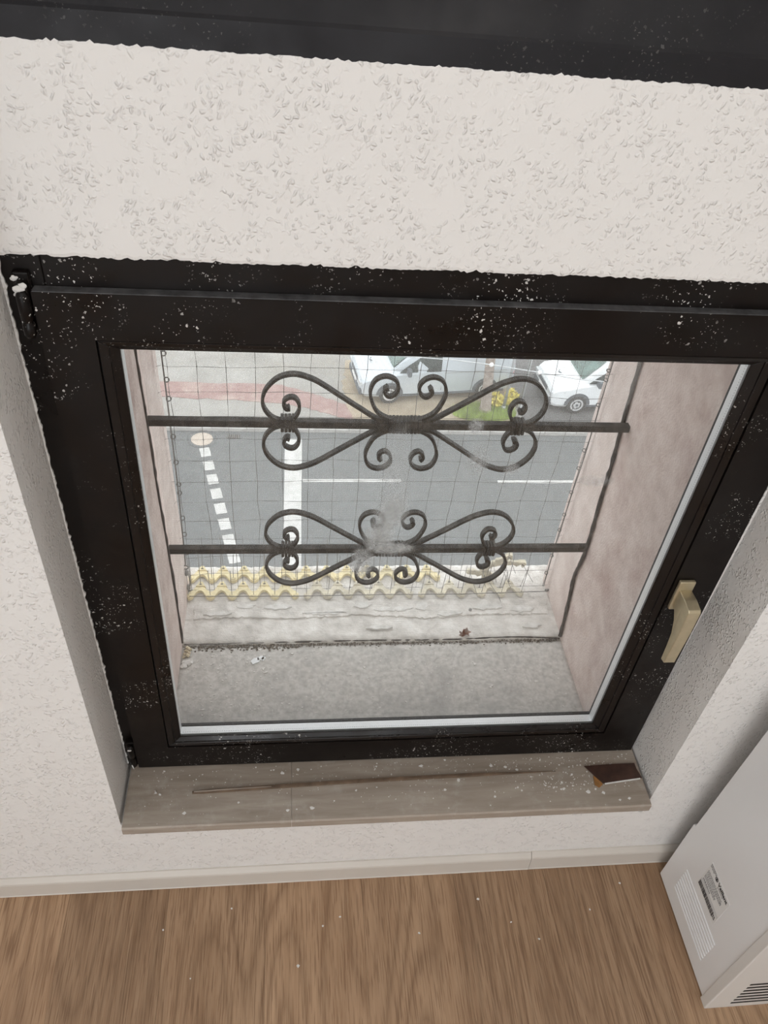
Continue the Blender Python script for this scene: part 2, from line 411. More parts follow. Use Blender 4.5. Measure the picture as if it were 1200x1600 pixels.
BUMPER = plain('dark_bumper', (0.10, 0.115, 0.13), 0.6, 0, 0.2, 5)
REDLAMP = plain('red_tail_lamp', (0.60, 0.03, 0.03), 0.3)
LAMPG = plain('head_lamp', (0.55, 0.58, 0.60), 0.15)
BARK = m_rough('tree_bark', [(0.24,0.20,0.175), (0.34,0.29,0.255), (0.44,0.39,0.35)], 9, 40, 0.8, 0.02)
GRASS = plain('green_grass', (0.36, 0.47, 0.11), 0.8, 0, 0.35, 5)
YELLEAF = plain('yellow_leaves', (0.78, 0.66, 0.16), 0.8, 0, 0.35, 9)
TREELEAF = plain('green_leaves', (0.13, 0.20, 0.05), 0.8, 0, 0.35, 6)
POLE = plain('galvanised_pole', (0.50, 0.52, 0.53), 0.45, 0.5)

# ================================================================== the room shell
WY = -0.0954          # room face of the window wall
XL, XR = -0.304, 0.711  # window recess
ROOM = (-1.75, 2.25, -3.5, 2.55)   # x0, x1, y of back wall, ceiling
m = MB()
def leanL(z): return -0.3020-0.0085*(z-0.27)
def leanR(z): return 0.7005+0.0085*(z-0.27)
zq = .24
m.box(ROOM[0]-.1, leanL(zq), WY, .10, 0, zq)
m.add([(ROOM[0]-.1,WY,zq),(leanL(zq),WY,zq),(leanL(zq),.10,zq),(ROOM[0]-.1,.10,zq),(ROOM[0]-.1,WY,ROOM[3]),(leanL(ROOM[3]),WY,ROOM[3]),(leanL(ROOM[3]),.10,ROOM[3]),(ROOM[0]-.1,.10,ROOM[3])],
      [(0,3,2,1),(4,5,6,7),(0,1,5,4),(1,2,6,5),(2,3,7,6),(3,0,4,7)])
m.add([(XR-.003,WY,0.2),(ROOM[1]+.1,WY,0.2),(ROOM[1]+.1,0.10,0.2),(leanR(.2),0.10,0.2),(XR+.011,WY,ROOM[3]),(ROOM[1]+.1,WY,ROOM[3]),(ROOM[1]+.1,0.10,ROOM[3]),(leanR(ROOM[3]),0.10,ROOM[3])],
      [(0,3,2,1),(4,5,6,7),(0,1,5,4),(1,2,6,5),(2,3,7,6),(3,0,4,7)])
m.box(XR-.012, ROOM[1]+.1, WY, 0.10, 0, 0.2)
m.box(leanL(zq), XR-.012, WY, 0.10, 0, 0.240)
m.box(XL, XR, WY, 0.10, 2.30, ROOM[3])
wall_front = structure(m.build('wall_front', WALL))
m = MB().box(ROOM[0]-.1, ROOM[0], ROOM[2], WY, 0, ROOM[3]); structure(m.build('wall_left', PLAIN_WHITE))
m = MB().box(ROOM[1], ROOM[1]+.1, ROOM[2], WY, 0, ROOM[3]); structure(m.build('wall_right', PLAIN_WHITE))
# back wall with the opening of the room's other window
m = MB(); y0, y1 = ROOM[2]-.1, ROOM[2]
m.box(ROOM[0]-.1, -1.65, y0, y1, 0, ROOM[3]); m.box(.65, ROOM[1]+.1, y0, y1, 0, ROOM[3])
m.box(-1.65, .65, y0, y1, 0, 0.75); m.box(-1.65, .65, y0, y1, 2.35, ROOM[3])
structure(m.build('wall_back', PLAIN_WHITE))
m = MB().box(ROOM[0]-.1, ROOM[1]+.1, ROOM[2]-.1, 0.1, ROOM[3], ROOM[3]+.1); structure(m.build('ceiling', PLAIN_WHITE))

# floor: boards running towards the window, each its own piece
m = MB().box(ROOM[0]-.1, ROOM[1]+.1, ROOM[2]-.1, 0.1, -0.10, -0.0085)
floor = structure(m.build('floor', DARK)); fo = wloc(floor)
pw, pl = 0.194, 1.292
mb = MB().cbox(-pw/2+.0001, pw/2-.0001, -pl/2+.0003, pl/2-.0003, -0.008, 0, 0.0003)
plank_me = mb.mesh('plank'); plank_me.materials.append(OAK)
ix = 0
x = 0.152-pw*10
while x < ROOM[1]+.1:
    xs = x+pw/2
    y = -0.105-[0.66, 0.92, 0.53, 1.12][ix % 4]+pl/2+.02
    if y-pl/2 > -0.105: y -= pl
    while y+pl/2 > ROOM[2]-.05:
        ylo, yhi = y-pl/2, min(y+pl/2, -0.100)
        if yhi-ylo > 0.02 and ROOM[0]-.2 < xs:
            if abs(yhi-(y+pl/2)) < 1e-6: me = plank_me
            else:
                me = MB().cbox(-pw/2+.0001, pw/2-.0001, ylo-y+.0003, yhi-y-.0003, -0.008, 0, 0.0003).mesh('plank'); me.materials.append(OAK)
            o = bpy.data.objects.new('plank', me); COL.objects.link(o); o.parent = floor
            o.location = Vector((xs, y, 0))-fo
        y -= pl
    x += pw; ix += 1

# skirting boards (two lengths meeting right of the middle)
def skirting(x0, x1, dz, nm):
    prof = [(WY, 0.0), (WY-.0155, 0.0), (WY-.0165, 0.002), (WY-.0150, 0.004), (WY-.0125, 0.040), (WY-.0110, 0.0435), (WY-.003, 0.0515), (WY, 0.0515)]
    o = MB().prism([(a, b+dz if b > 0.001 else b) for a, b in prof], 'x', x0, x1).build(nm, SKIRT)
    structure(o); return o
skirting(ROOM[0], 0.5085, 0.0, 'baseboard_front')
skirting(0.5092, ROOM[1], 0.0012, 'baseboard_front')

# panel between the two windows: its paint edge runs ragged over the dark frames
def ragged(n, amp, seed, rough=0.5):
    r = random.Random(seed); out = []; a = 0
    for i in range(n):
        a = a*rough+r.uniform(-amp, amp)
        out.append(a+(r.uniform(0.3, 1)*amp*2.0 if r.random() < .06 else 0))
    return out
N = 300
lo = ragged(N, 0.0011, 3); hi = ragged(N, 0.0009, 5)
m = MB().box(XL-.01, XR+.01, 0.012, 0.40, 1.2835, 1.4835)
vs_, fs = [], []
for i in range(N):
    x = XL-.01+(XR-XL+.02)*i/(N-1)
    zl, zh = 1.2805+lo[i], 1.4862+hi[i]
    vs_ += [(x,0.0085,zl), (x,0.0075,zl+.004), (x,0.0075,zh-.002), (x,0.0085,zh), (x,0.0155,zl), (x,0.0155,zh)]
for i in range(N-1):
    a = i*6; b = a+6
    fs += [(a,b,b+1,a+1), (a+1,b+1,b+2,a+2), (a+2,b+2,b+3,a+3), (a+4,b+4,b,a), (a+3,b+3,b+5,a+5)]
m.add(vs_, fs)
structure(m.build('wall_spandrel', WALL))
# ragged wall paint lapping onto the frame at both sides
for nm, xa, sgn, sd in (('trim_1', XL, 1, 11), ('trim_2', XR-.010, -1, 12)):
    e = ragged(260, 0.0010, sd); vs_, fs = [], []
    for i in range(260):
        z = 0.268+(1.281-0.268)*i/259; xa = leanL(z) if sgn > 0 else leanR(z); xx = xa+sgn*(0.0020+e[i])
        if nm == 'trim_2' and z < 0.35: xx -= 0.004*max(0, e[i]/0.001)
        vs_ += [(xa-sgn*.002, 0.0125, z), (xx, 0.0125, z), (xx, 0.0155, z)]
    for i in range(259):
        a = i*3; b = a+3; fs += [(a,b,b+1,a+1), (a+1,b+1,b+2,a+2)]
    structure(MB().add(vs_, fs).build(nm, WALL))

# inner window sill: two stone slabs
sill = thing('trim_3', (0.2, -0.05, 0.243), kind='structure')
def slab(x0, x1, roundr):
    f = -0.1165
    m = MB()
    prof = [(0.075,0.243), (f+.002,0.243), (f,0.2455), (f,0.2625), (f+.0025,0.2655), (0.075,0.2655)]
    m.prism(prof, 'x', x0, x1)
    return m.build('sill_slab', STONE, sill)
slab(-0.2945, 0.0075, False); slab(0.0080, 0.7000, True)

# ================================================================== the window
win = thing('window_1', (0.2, 0.04, 0.268), kind='structure')
GX0, GX1, GZ0, GZ1 = -0.196, 0.5945, 0.3535, 1.1665     # visible pane
SX0, SX1, SZ0, SZ1 = -0.2785, 0.6935, 0.2735, 1.2425      # sash
FX0, FX1, FZ0, FZ1 = XL-.012, XR+.004, 0.262, 1.300      # fixed frame
def rails(m, x0, x1, z0, z1, wl, wr, wb, wt, y0, y1, b=0.002):
    m.cbox(x0, x0+wl, y0, y1, z0, z1, b); m.cbox(x1-wr, x1, y0, y1, z0, z1, b)
    m.cbox(x0+wl-.001, x1-wr+.001, y0+.0002, y1, z0, z0+wb, b); m.cbox(x0+wl-.001, x1-wr+.001, y0+.0002, y1, z1-wt, z1, b)
# fixed frame, four members
for args in ((FX0, FX0+.050, FZ0, FZ1), (FX1-.043, FX1, FZ0, FZ1), (FX0+.05, FX1-.043, FZ1-.075, FZ1), (FX0+.05, FX1-.043, FZ0, FZ0+.030)):
    MB().cbox(args[0], args[1], 0.015, 0.070, args[2], args[3], 0.0015).build('frame_rail', FRAME, win)
# opening sash
gl, gr, gb, gt = -0.2175, 0.6180, 0.3395, 1.1830           # groove around the bead
def mitre(x0, x1, z0, z1, X0, X1, Z0, Z1, ya, yb, back):
    """mitred picture-frame ring between outer rect and inner rect; front slopes from ya (outer) to yb (inner)"""
    O = [(x0,z0),(x1,z0),(x1,z1),(x0,z1)]; I = [(X0,Z0),(X1,Z0),(X1,Z1),(X0,Z1)]; out = []
    for k in range(4):
        a, b = O[k], O[(k+1) % 4]; c, d = I[(k+1) % 4], I[k]
        vs_ = [(a[0],ya,a[1]),(b[0],ya,b[1]),(c[0],yb,c[1]),(d[0],yb,d[1]),(a[0],back,a[1]),(b[0],back,b[1]),(c[0],back,c[1]),(d[0],back,d[1])]
        out.append(MB().add(vs_, [(0,1,2,3),(7,6,5,4),(0,4,5,1),(1,5,6,2),(2,6,7,3),(3,7,4,0)]))
    return out
sash = None
for i, q in enumerate(mitre(SX0, SX1, SZ0, SZ1, gl-.0016, gr+.0016, gb-.0016, gt+.0016, 0.0, 0.0, 0.044)):
    o = q.build('sash_rail', FRAME, win)
    sash = sash or o
for q in mitre(gl, gr, gb, gt, gl+.011, gr-.011, gb+.007, gt-.0075, 0.0015, 0.004, 0.014): q.build('glazing_bead', BEAD, sash, bevel=0.0012)
for q in mitre(gl+.0105, gr-.0105, gb+.0068, gt-.0072, GX0, GX1, GZ0, GZ1, 0.0065, 0.0125, 0.0145): q.build('glazing_bead', BEAD, sash, bevel=0.0008)
for q in mitre(gl-.002, gr+.002, gb-.002, gt+.002, gl+.002, gr-.002, gb+.002, gt-.002, 0.008, 0.008, 0.014): q.build('bead_groove', DARK, sash)
MB().cbox(SX0+.001, SX1-.001, 0.0006, 0.0145, SZ1-.0002, SZ1+.0008, .0003).build('grey_ledge', LEDGEGREY, sash)  # thin strip along the sash top, greyer than the sash itself
# double glazing: inner pane, outer pane, aluminium spacer with its row of holes
SM = [(-0.052, 0.64, 0.030, 0.17, 0.38, 7), (-0.066, 0.590, 0.026, 0.034, 1.0, 70), (-0.050, 0.640, 0.026, 0.036, 0.38, 26), (-0.045, 0.565, 0.040, 0.012, 1.0, 90), (-0.088, 0.535, 0.020, 0.035, 0.9, 90), (0.049, 0.793, 0.012, 0.014, 0.8, 110), (0.060, 0.735, 0.020, 0.030, 0.5, 110), (0.112, 0.72, 0.014, 0.012, 0.6, 120), (0.24, 0.70, 0.03, 0.012, 0.35, 120)]
GLASS_IN = m_glass('dusty_glass', 0.018, SM); GLASS_OUT = m_glass('outer_glass', 0.022, [])
MB().box(GX0-.010, GX1+.010, 0.0150, 0.0190, GZ0-.010, GZ1+.010).build('inner_pane', GLASS_IN, win)
MB().box(GX0-.010, GX1+.010, 0.0345, 0.0385, GZ0-.010, GZ1+.010).build('outer_pane', GLASS_OUT, win)
SPX0, SPX1, SPZ0, SPZ1 = GX0-.0005, GX1+.0005, GZ0-.0008, GZ1+.0008
sp = MB()
for q in mitre(SPX0-.008, SPX1+.008, SPZ0-.008, SPZ1+.008, SPX0, SPX1, SPZ0, SPZ1, 0.0192, 0.0192, 0.0343): sp.add(q.v, q.f)
spo = sp.build('spacer_bar', ALU, sash)
hb = MB(); x = SPX0+.004
while x < SPX1-.004: hb.box(x-.0007, x+.0007, 0.0222, 0.0229, SPZ0-.001, SPZ0+.0002); x += 0.0042
z = SPZ0+.004
while z < SPZ1-.004: hb.box(SPX1-.0002, SPX1+.001, 0.0222, 0.0229, z-.0007, z+.0007); z += 0.0042
tag(hb.build('spacer_holes', ALUHOLE, sash), kind='stuff')
gs = MB()
for q in mitre(GX0-.016, GX1+.016, GZ0-.013, GZ1+.013, GX0-.004, GX1+.004, GZ0-.004, GZ1+.004, 0.0387, 0.0387, 0.044): gs.add(q.v, q.f)
gs.build('outer_gasket', RUBBER, sash)
for q in mitre(GX0-.014, GX1+.014, GZ0-.016, GZ1+.014, GX0-.011, GX1+.011, GZ0-.012, GZ1+.011, 0.0145, 0.0145, 0.0375): q.build('glazing_block', RUBBER, sash)
# handle: plate, neck and lever hanging down
hx = 0.6385
plate = MB().cbox(hx-.0135, hx+.0135, -0.0075, 0.0, 0.7125, 0.7775, 0.0022).build('handle_plate', BRASS, win)
side = [(-0.006,0.7245), (-0.006,0.7590), (-0.030,0.7600), (-0.0485,0.7570), (-0.0515,0.7530), (-0.0525,0.70), (-0.0500,0.6260),
        (-0.0385,0.6230), (-0.0365,0.655), (-0.0330,0.685), (-0.0255,0.708), (-0.0160,0.7205)]
lev = MB()
n = len(side); vs_ = []
for sx in (-1, 1):
    for (yy, zz) in side:
        w = 0.0105 if zz > 0.70 else 0.0098
        vs_.append((hx+.001+sx*w, yy, zz))
lev.add(vs_, [tuple(range(n))[::-1], tuple(range(n, 2*n))]+[(i,(i+1) % n,(i+1) % n+n,i+n) for i in range(n)])
lev.build('handle_lever', BRASS, plate, bevel=0.0012)
# hinges on the left
hg = MB()
hg.lathe([(0.0052,0),(0.0068,.003),(0.0068,.016),(0.0052,.018),(0.0052,.020),(0.0068,.022),(0.0068,.050),(0.0050,.054),(0.003,.056)], (-0.2868,-0.004,1.190), n=16)
hg.cbox(-0.2965, -0.2790, 0.006, 0.0155, 1.186, 1.262, 0.002); hg.cbox(-0.2935,-0.2800,-0.004,0.010,1.222,1.254,0.003)
h1 = hg.build('hinge', FRAME, win)
pd = MB()
for (a, b, c, r) in ((-0.2885,-0.0055,1.2475,.0060),(-0.283,-0.0055,1.252,.0045),(-0.2935,0.004,1.256,.004),(-0.2865,-0.006,1.221,.0045),(-0.2945,0.006,1.236,.004)):
    pd.blob((a,b,c), (r, .0018, r*.75), 2, 0.25, random.Random(int(c*1000)))
pd.cbox(-0.2965,-0.2935,0.004,0.0150,1.195,1.245,0.001)
pd.build('paint_blot', CHIP, h1)
hg = MB()
hg.lathe([(0.004,0),(0.0062,.002),(0.0062,.024),(0.0045,.027),(0.0045,.030),(0.0062,.032),(0.0062,.062),(0.004,.066)], (-0.2865,0.0,0.2815), n=16)
hg.cbox(-0.2960,-0.2790,0.004,0.0155,0.277,0.350,0.002)
h2 = hg.build('hinge', FRAME, win)
pd = MB(); pd.tube([(-0.2905,0.0008,0.335),(-0.2895,0.0005,0.31),(-0.2875,-0.0058,0.288),(-0.286,-0.0065,0.280)], [.0012,.0018,.0016,.001], 6)
pd.blob((-0.287,-0.0060,0.342), (.004,.001,.0025), 2, .3); pd.build('paint_blot', CHIP, h2)

# upper window: only its bottom members show above the panel
w2 = thing('window_2', (0.2, 0.04, 1.4835), kind='structure')
prof = [(0.085,1.478), (0.0105,1.478), (0.0085,1.4800), (0.0085,1.5120), (0.0105,1.5155), (0.0290,1.5650), (0.0290,1.5900), (0.085,1.5900)]
MB().prism(prof, 'x', FX0, FX1).build('frame_rail', FRAME2, w2, bevel=0.0012)
MB().cbox(FX0, FX0+.055, 0.015, 0.085, 1.588, 2.30, 0.0015).build('frame_rail', FRAME2, w2)
MB().cbox(FX1-.055, FX1, 0.015, 0.085, 1.588, 2.30, 0.0015).build('frame_rail', FRAME2, w2)
MB().cbox(FX0+.055, FX1-.055, 0.015, 0.085, 2.23, 2.30, 0.0015).build('frame_rail', FRAME2, w2)
for q in mitre(FX0+.040, FX1-.040, 1.586, 2.245, FX0+.11, FX1-.11, 1.656, 2.175, 0.002, 0.002, 0.068): q.build('sash_rail', FRAME2, w2, bevel=0.002)
MB().box(FX0+.105, FX1-.105, 0.030, 0.036, 1.650, 2.18).build('glass_pane', GLASS_OUT, w2)

# ================================================================== outside the pane: reveal, ledge
def lean(z): return -0.2185-0.0195*(z-0.3)
m = MB()
z0, z1, yo = 0.20, 1.30, 0.42
m.add([(-1.9,.086,z0),(lean(z0),.086,z0),(lean(z0),yo,z0),(-1.9,yo,z0),(-1.9,.086,z1),(lean(z1),.086,z1),(lean(z1),yo,z1),(-1.9,yo,z1)],
      [(0,3,2,1),(4,5,6,7),(0,1,5,4),(1,2,6,5),(2,3,7,6),(3,0,4,7)])
m.box(-.262, lean(.75), .0455, .086, .296, 1.215)
structure(m.build('wall_outer_left', PINK))
structure(MB().box(0.600, 2.4, .086, 0.425, 0.20, 1.30).box(.600, .668, .0455, .086, .296, 1.215).build('wall_outer_right', PINK))
m = MB().box(-1.9, 2.4, .105, 0.42, -12.4, 0.199); m.box(-.25, .63, .105, .2, .199, .2945); structure(m.build('wall_outer_below', PINK))
m = MB().box(-1.9, XL-.01, .105, 0.42, 1.301, 2.65); m.box(XR+.01, 2.4, .105, .42, 1.301, 2.65); m.box(XL-.01, XR+.01, .105, .42, 2.27, 2.65)
structure(m.build('wall_outer_above', PINK))

def rough_slab(x0, x1, y0, y1, z0, zt, nx, ny, amp, seed, left=None):
    r = random.Random(seed); vs_ = []; fs = []
    G = [[r.uniform(-amp, amp) for _ in range(ny)] for _ in range(nx)]
    for i in range(nx):
        for j in range(ny):
            vs_.append((x0+(x1-x0)*i/(nx-1), y0+(y1-y0)*j/(ny-1)+(r.uniform(-amp,amp)*1.2 if j in (0,ny-1) else 0), zt+G[i][j]-(0.004 if j in (0, ny-1) else 0)))
    fs = [(i*ny+j,(i+1)*ny+j,(i+1)*ny+j+1,i*ny+j+1) for i in range(nx-1) for j in range(ny-1)]
    m = MB().add(vs_, fs, True)
    k = len(vs_)
    rim = [i*ny for i in range(nx)]+[(nx-1)*ny+j for j in range(1, ny)]+[i*ny+ny-1 for i in range(nx-2, -1, -1)]+[j for j in range(ny-2, 0, -1)]
    base = [(vs_[q][0], vs_[q][1], z0) for q in rim]
    n0 = len(m.v); m.v += base
    for a in range(len(rim)):
        b = (a+1) % len(rim)
        m.f.append((rim[a], rim[b], n0+b, n0+a)); m.sm.append(False)
    m.f.append(tuple(range(n0, n0+len(rim)))); m.sm.append(False)
    return m
structure(rough_slab(-0.225, 0.605, 0.046, 0.256, 0.295, 0.3185, 60, 18, 0.0006, 21).build('trim_4', CONC))
ledge = structure(rough_slab(-0.260, 0.660, 0.253, 0.480, 0.20, 0.3255, 90, 26, 0.0014, 22).build('trim_5', MORTAR))
# a lighter skim of mortar with a broken, cracked edge over the ledge
def crust(name, outline, z, seed, th=0.003):
    r = random.Random(seed)
    pts = []
    for i in range(len(outline)):
        a, b = outline[i], outline[(i+1) % len(outline)]
        k = max(2, int(math.hypot(b[0]-a[0], b[1]-a[1])/0.006))
        for j in range(k):
            t = j/k; pts.append((a[0]+(b[0]-a[0])*t+r.uniform(-.0022,.0022), a[1]+(b[1]-a[1])*t+r.uniform(-.0022,.0022)))
    return MB().prism(pts, 'z', z, z+th)
c = crust('c', [(-0.20,.318),(-0.10,.322),(0.02,.316),(0.16,.325),(0.30,.312),(0.44,.322),(0.585,.318),(0.592,.366),(0.40,.364),(0.2,.366),(0,.364),(-.20,.366)], 0.3250, 4, 0.0040)
c.build('mortar_skim', MORTAR, ledge)
for k, (cx, cy, w, d) in enumerate(((-.09,.352,.022,.007), (.165,.350,.020,.010), (.30,.345,.016,.012), (-.02,.347,.030,.008), (.235,.338,.045,.006), (.36,.322,.028,.007), (.08,.330,.05,.006), (.45,.340,.035,.009), (.53,.334,.03,.010), (-.15,.330,.03,.006), (.54,.285,.022,.007), (.20,.285,.03,.005))):
    crust('c', [(cx-w,cy-d*.3),(cx-w*.3,cy-d),(cx+w*.5,cy-d*.7),(cx+w,cy+d*.2),(cx+w*.3,cy+d),(cx-w*.6,cy+d*.8)], 0.3262, 40+k, 0.0034+.0012*(k % 2)+(.001 if cy > .31 else 0)).build('mortar_patch', SKIM, ledge)
# dark grime line where the screen meets the sill
r = random.Random(31); m = MB()
for i in range(900):
    x = r.uniform(-0.215, 0.59); k = 1.25 if x < 0.02 else 0.8
    y = 0.252+r.gauss(0, 0.0035*k)-abs(r.gauss(0, .004*k)); s = r.uniform(.0006, .0020)*k
    m.blob((x, y, 0.3195), (s*1.3, s, s*.8), 1, .35, r)
tag(m.build('grime', DIRT), 'dark grime gathered along the foot of the insect screen', 'dirt', kind='stuff')

# ================================================================== insect screen
scr = thing('insect_screen', (0.2, 0.29, 0.32), 'fine pale insect mesh stretched across the opening behind the iron bars', 'insect screen')
prof = [(1.27, .296), (0.90, .294), (0.60, .292), (0.44, .286), (0.36, .268), (0.3215, .256)]
vs_, fs = [], []
for (z, y) in prof: vs_ += [(lean(z)+.002, y-.010, z), (0.0, y, z), (0.598, y, z)]
for i in range(len(prof)-1):
    for j in range(2): a = i*3+j; fs.append((a, a+1, a+4, a+3))
MB().add(vs_, fs, True).build('mesh_sheet', m_screen('insect_mesh'), scr)
r = random.Random(5)
pts = [(.5975,.304,1.27),(.5975,.302,.99),(.5975,.293,.87),(.5975,.284,.80),(.5975,.278,.70),(.5975,.268,.579),(.5970,.278,.50),(.5970,.270,.45),(.5975,.262,.40),(.5975,.252,.330)]
sp_ = smooth_path(pts, 8); MB().tube([(p.x-.001, p.y+r.uniform(-.0007,.0007), p.z) for p in sp_], [r.uniform(.0030,.0046) for _ in sp_], 7).build('edge_cord', SEAL, scr)
sp_ = smooth_path([(lean(z)+.001, y, z) for z, y in ((1.27,.268),(1.0,.262),(.87,.264),(.75,.258),(.6,.262),(.45,.262),(.33,.252))], 8)
MB().tube([(p.x, p.y+r.uniform(-.001,.001), p.z) for p in sp_], [r.uniform(.0018,.0042) for _ in sp_], 7).build('edge_cord', SEAL, scr)
sp_ = smooth_path([(-.215,.254,.3215),(-.05,.255,.3215),(.15,.256,.322),(.35,.255,.3215),(.48,.257,.324),(.56,.254,.3235),(.597,.252,.322)], 10)
MB().tube([(p.x, p.y, p.z) for p in sp_], [r.uniform(.0010,.0022) for _ in sp_], 6).build('edge_cord', SEAL, scr)

# ================================================================== wrought iron rails with scrolls
BIG = [(.179,.0065),(.151,.012),(.117,.0345),(.084,.058),(.057,.0775),(.036,.0895),(.010,.0965),(-.015,.0895),(-.034,.0695),(-.0415,.0475),(-.0385,.0285),(-.0275,.0130),(-.014,.0060),(.000,.0055),(.0115,.0125),(.0185,.0275),(.0178,.0410),(.0120,.0505),(.0040,.0525),(-.0045,.0475),(-.0072,.0385),(-.0030,.0305),(.0030,.0315)]
SMALL = [(.200,.0075),(.173,.0115),(.150,.0255),(.138,.0495),(.1352,.0695),(.1425,.0885),(.158,.0960),(.173,.0910),(.1810,.0780),(.1780,.0640),(.169,.0570),(.1605,.0620),(.1590,.0705),(.1640,.0755)]
BY, CXM = 0.275, 0.1985
def rail(zb, label, tilt):
    t = thing('window_rail', (CXM, BY, zb), label, 'window rail', 'wrought iron rails across the window')
    r = random.Random(int(zb*100))
    MB().cbox(lean(zb)-.004, 0.6035, BY-.0070, BY+.0070, zb-.0065, zb+.0065, 0.0012).build('bar', IRON, t)
    for sx in (1, -1):
        for sz in (1, -1):
            for nm, path, k in (('scroll', BIG, 7), ('curl', SMALL, 7)):
                p = smooth_path([(CXM+sx*(a-CXM), BY, zb+sz*b) for a, b in path], k)
                n = len(p); rr = [1.0 if i < n-14 else 1.0+0.35*(1-(n-1-i)/14) for i in range(n)]
                MB().tube(p, rr, rect=(0.0052, 0.0110), up=(0,1,0)).build(nm, IRON, t, bevel=0.0008)
    for cx, w in ((CXM, .028), (0.0, .0125), (2*CXM, .0125)):
        m = MB(); nb = max(2, int(w*2/0.006))
        for i in range(nb):
            xa = cx-w+2*w*i/nb
            m.cbox(xa+.0003, xa+2*w/nb-.0003, BY-.0105, BY+.0105, zb-.0125-r.uniform(0,.001), zb+.0125+r.uniform(0,.001), 0.0014)
        m.build('collar', IRON, t)
    return t
rail(0.8775, 'upper wrought iron rail with black scrolls crossing the window', 0)
rail(0.5800, 'lower wrought iron rail with black scrolls crossing the window', 0)

# ================================================================== bird net on its wires
net = thing('bird_net', (0.2, 0.395, 0.32), 'square-meshed dark bird net hung from wires outside the iron rails', 'net')
NY = 0.395; r = random.Random(9)
cols = [-0.21+.05*i for i in range(17)]; rows = [0.907+.052*7-.052*k for k in range(19)]
rows = [z for z in rows if 0.33 < z < 1.28]
def node(i, k):
    u = i/16; s = 0.012*math.sin(PI*u)*math.sin(k*1.3)*.4
    drift = -0.010*max(0, (1.0-rows[k]))*math.sin(u*PI)
    return Vector((cols[i]+r.uniform(-.002,.002)+(0.0016*math.sin(k*.9+i*.4)), NY+r.uniform(-.002,.002)+.01*math.sin(PI*u), rows[k]+r.uniform(-.0018,.0018)+drift+.016*max(0,u-.72)*(1 if rows[k] < .85 else .3)+s*.3))
ND = [[node(i, k) for k in range(len(rows))] for i in range(17)]
m = MB()
for i in range(17):
    for k in range(len(rows)):
        if i < 16: m.tube([ND[i][k], ND[i+1][k]], .00050, 4, caps=False)
        if k < len(rows)-1: m.tube([ND[i][k], ND[i][k+1]], .00050, 4, caps=False)
m.build('net_cords', CORD, net)
m = MB()
for i in range(17):
    for k in range(len(rows)): m.blob(ND[i][k], .0014, 1)
tag(m.build('net_knots', CORD, net), kind='stuff')
m = MB()
for k in range(len(rows)):       # loose cord ends beyond the edge wires
    for i, s in ((0, -1), (16, 1)):
        p = ND[i][k]; m.tube([p, p+Vector((s*.010, .0, .003)), p+Vector((s*.019, -.004, r.uniform(-.012,.004)))], .0004, 4)
tag(m.build('loose_ends', CORD, net), kind='stuff')
wl = smooth_path([(-.2175,NY-.002,1.28),(-.2160,NY,.94),(-.2150,NY,.75),(-.2150,NY,.60),(-.2175,NY,.45),(-.2180,NY,.415)], 6)
MB().tube(wl, .0014, 8).build('edge_wire', CORD, net)
wr = smooth_path([(.596,NY,1.28),(.592,NY,.94),(.5935,NY,.75),(.591,NY,.58),(.590,NY,.45),(.5925,NY,.338)], 6)
MB().tube(wr, .0012, 8).build('edge_wire', CORD, net)
MB().tube([(-.2140,.372,.341),(0.0,.3705,.3395),(.2,.3715,.3405),(.4,.371,.340),(.5965,.376,.341)], .0009, 6).build('edge_wire', CORD, net)
def ring(c, rad, tilt):
    pts = []
    for a in range(14):
        u = 2*PI*a/14; pts.append((c[0]+rad*math.cos(u), c[1]+rad*math.sin(u)*math.cos(tilt), c[2]+rad*math.sin(u)*math.sin(tilt)))
    return MB().tube(pts, .0011, 6, closed=True)
for z in (1.20,1.12,1.05,1.0,.934,.881,.841,.757,.696,.641,.619,.552,.506,.452): ring((-.2125, NY, z), .0042, .9).build('net_ring', CORD, net)
for z in (1.21,1.13,1.05,.98,.920,.900,.844,.735,.689,.625,.562,.517,.438,.382): ring((.589, NY, z), .0036, .5).build('net_ring', CORD, net)
# wire tensioner at the lower left
tb = thing('wire_tensioner', (-.2175, .392, .326), 'small steel turnbuckle tensioning the wire at the lower left corner', 'turnbuckle')
m = MB()
for s in (-1, 1): m.tube([(-.2175+s*.0045,.392,.352),(-.2175+s*.0055,.392,.372),(-.2175+s*.0045,.392,.392)], .0016, 8)
m.lathe([(.0035,0),(.0058,.001),(.0058,.008),(.004,.009)], (-.2175,.392,.345)); m.lathe([(.004,0),(.0058,.001),(.0058,.008),(.0035,.009)], (-.2175,.392,.390))
m.build('body', STEEL, tb)
MB().tube([(-.2175,.392,.352),(-.2175,.392,.335)], .002, 8).build('threaded_eye', STEEL, tb)
m = MB().tube([(-.2175+.0055*math.cos(a*PI/7),.392,.4115+.0055*math.sin(a*PI/7)) for a in range(14)], .0018, 8, closed=True); m.build('threaded_eye', STEEL, tb)
m = MB().tube([(-.2175+.0075*math.cos(a*PI/7),.392+.005*math.sin(a*PI/7),.3325) for a in range(14)], .0020, 8, closed=True); m.build('anchor_ring', STEEL, tb)
hk = MB().lathe([(.0062,0),(.0062,.0012),(.0035,.0016),(.003,.006),(.001,.0065)], (.408,.332,.3265), n=14)
tag(hk.build('screw_anchor', STEEL), 'small round screw head set in the pale ledge mortar at right', 'screw')
eh = MB().tube([(.597,.380,.341),(.606,.380,.341)], .0026, 8); eh.blob((.5945,.379,.341), .0042, 2)
tag(eh.build('wire_hook', STEEL), 'steel hook in the right reveal holding the lower corner of the net', 'hook')

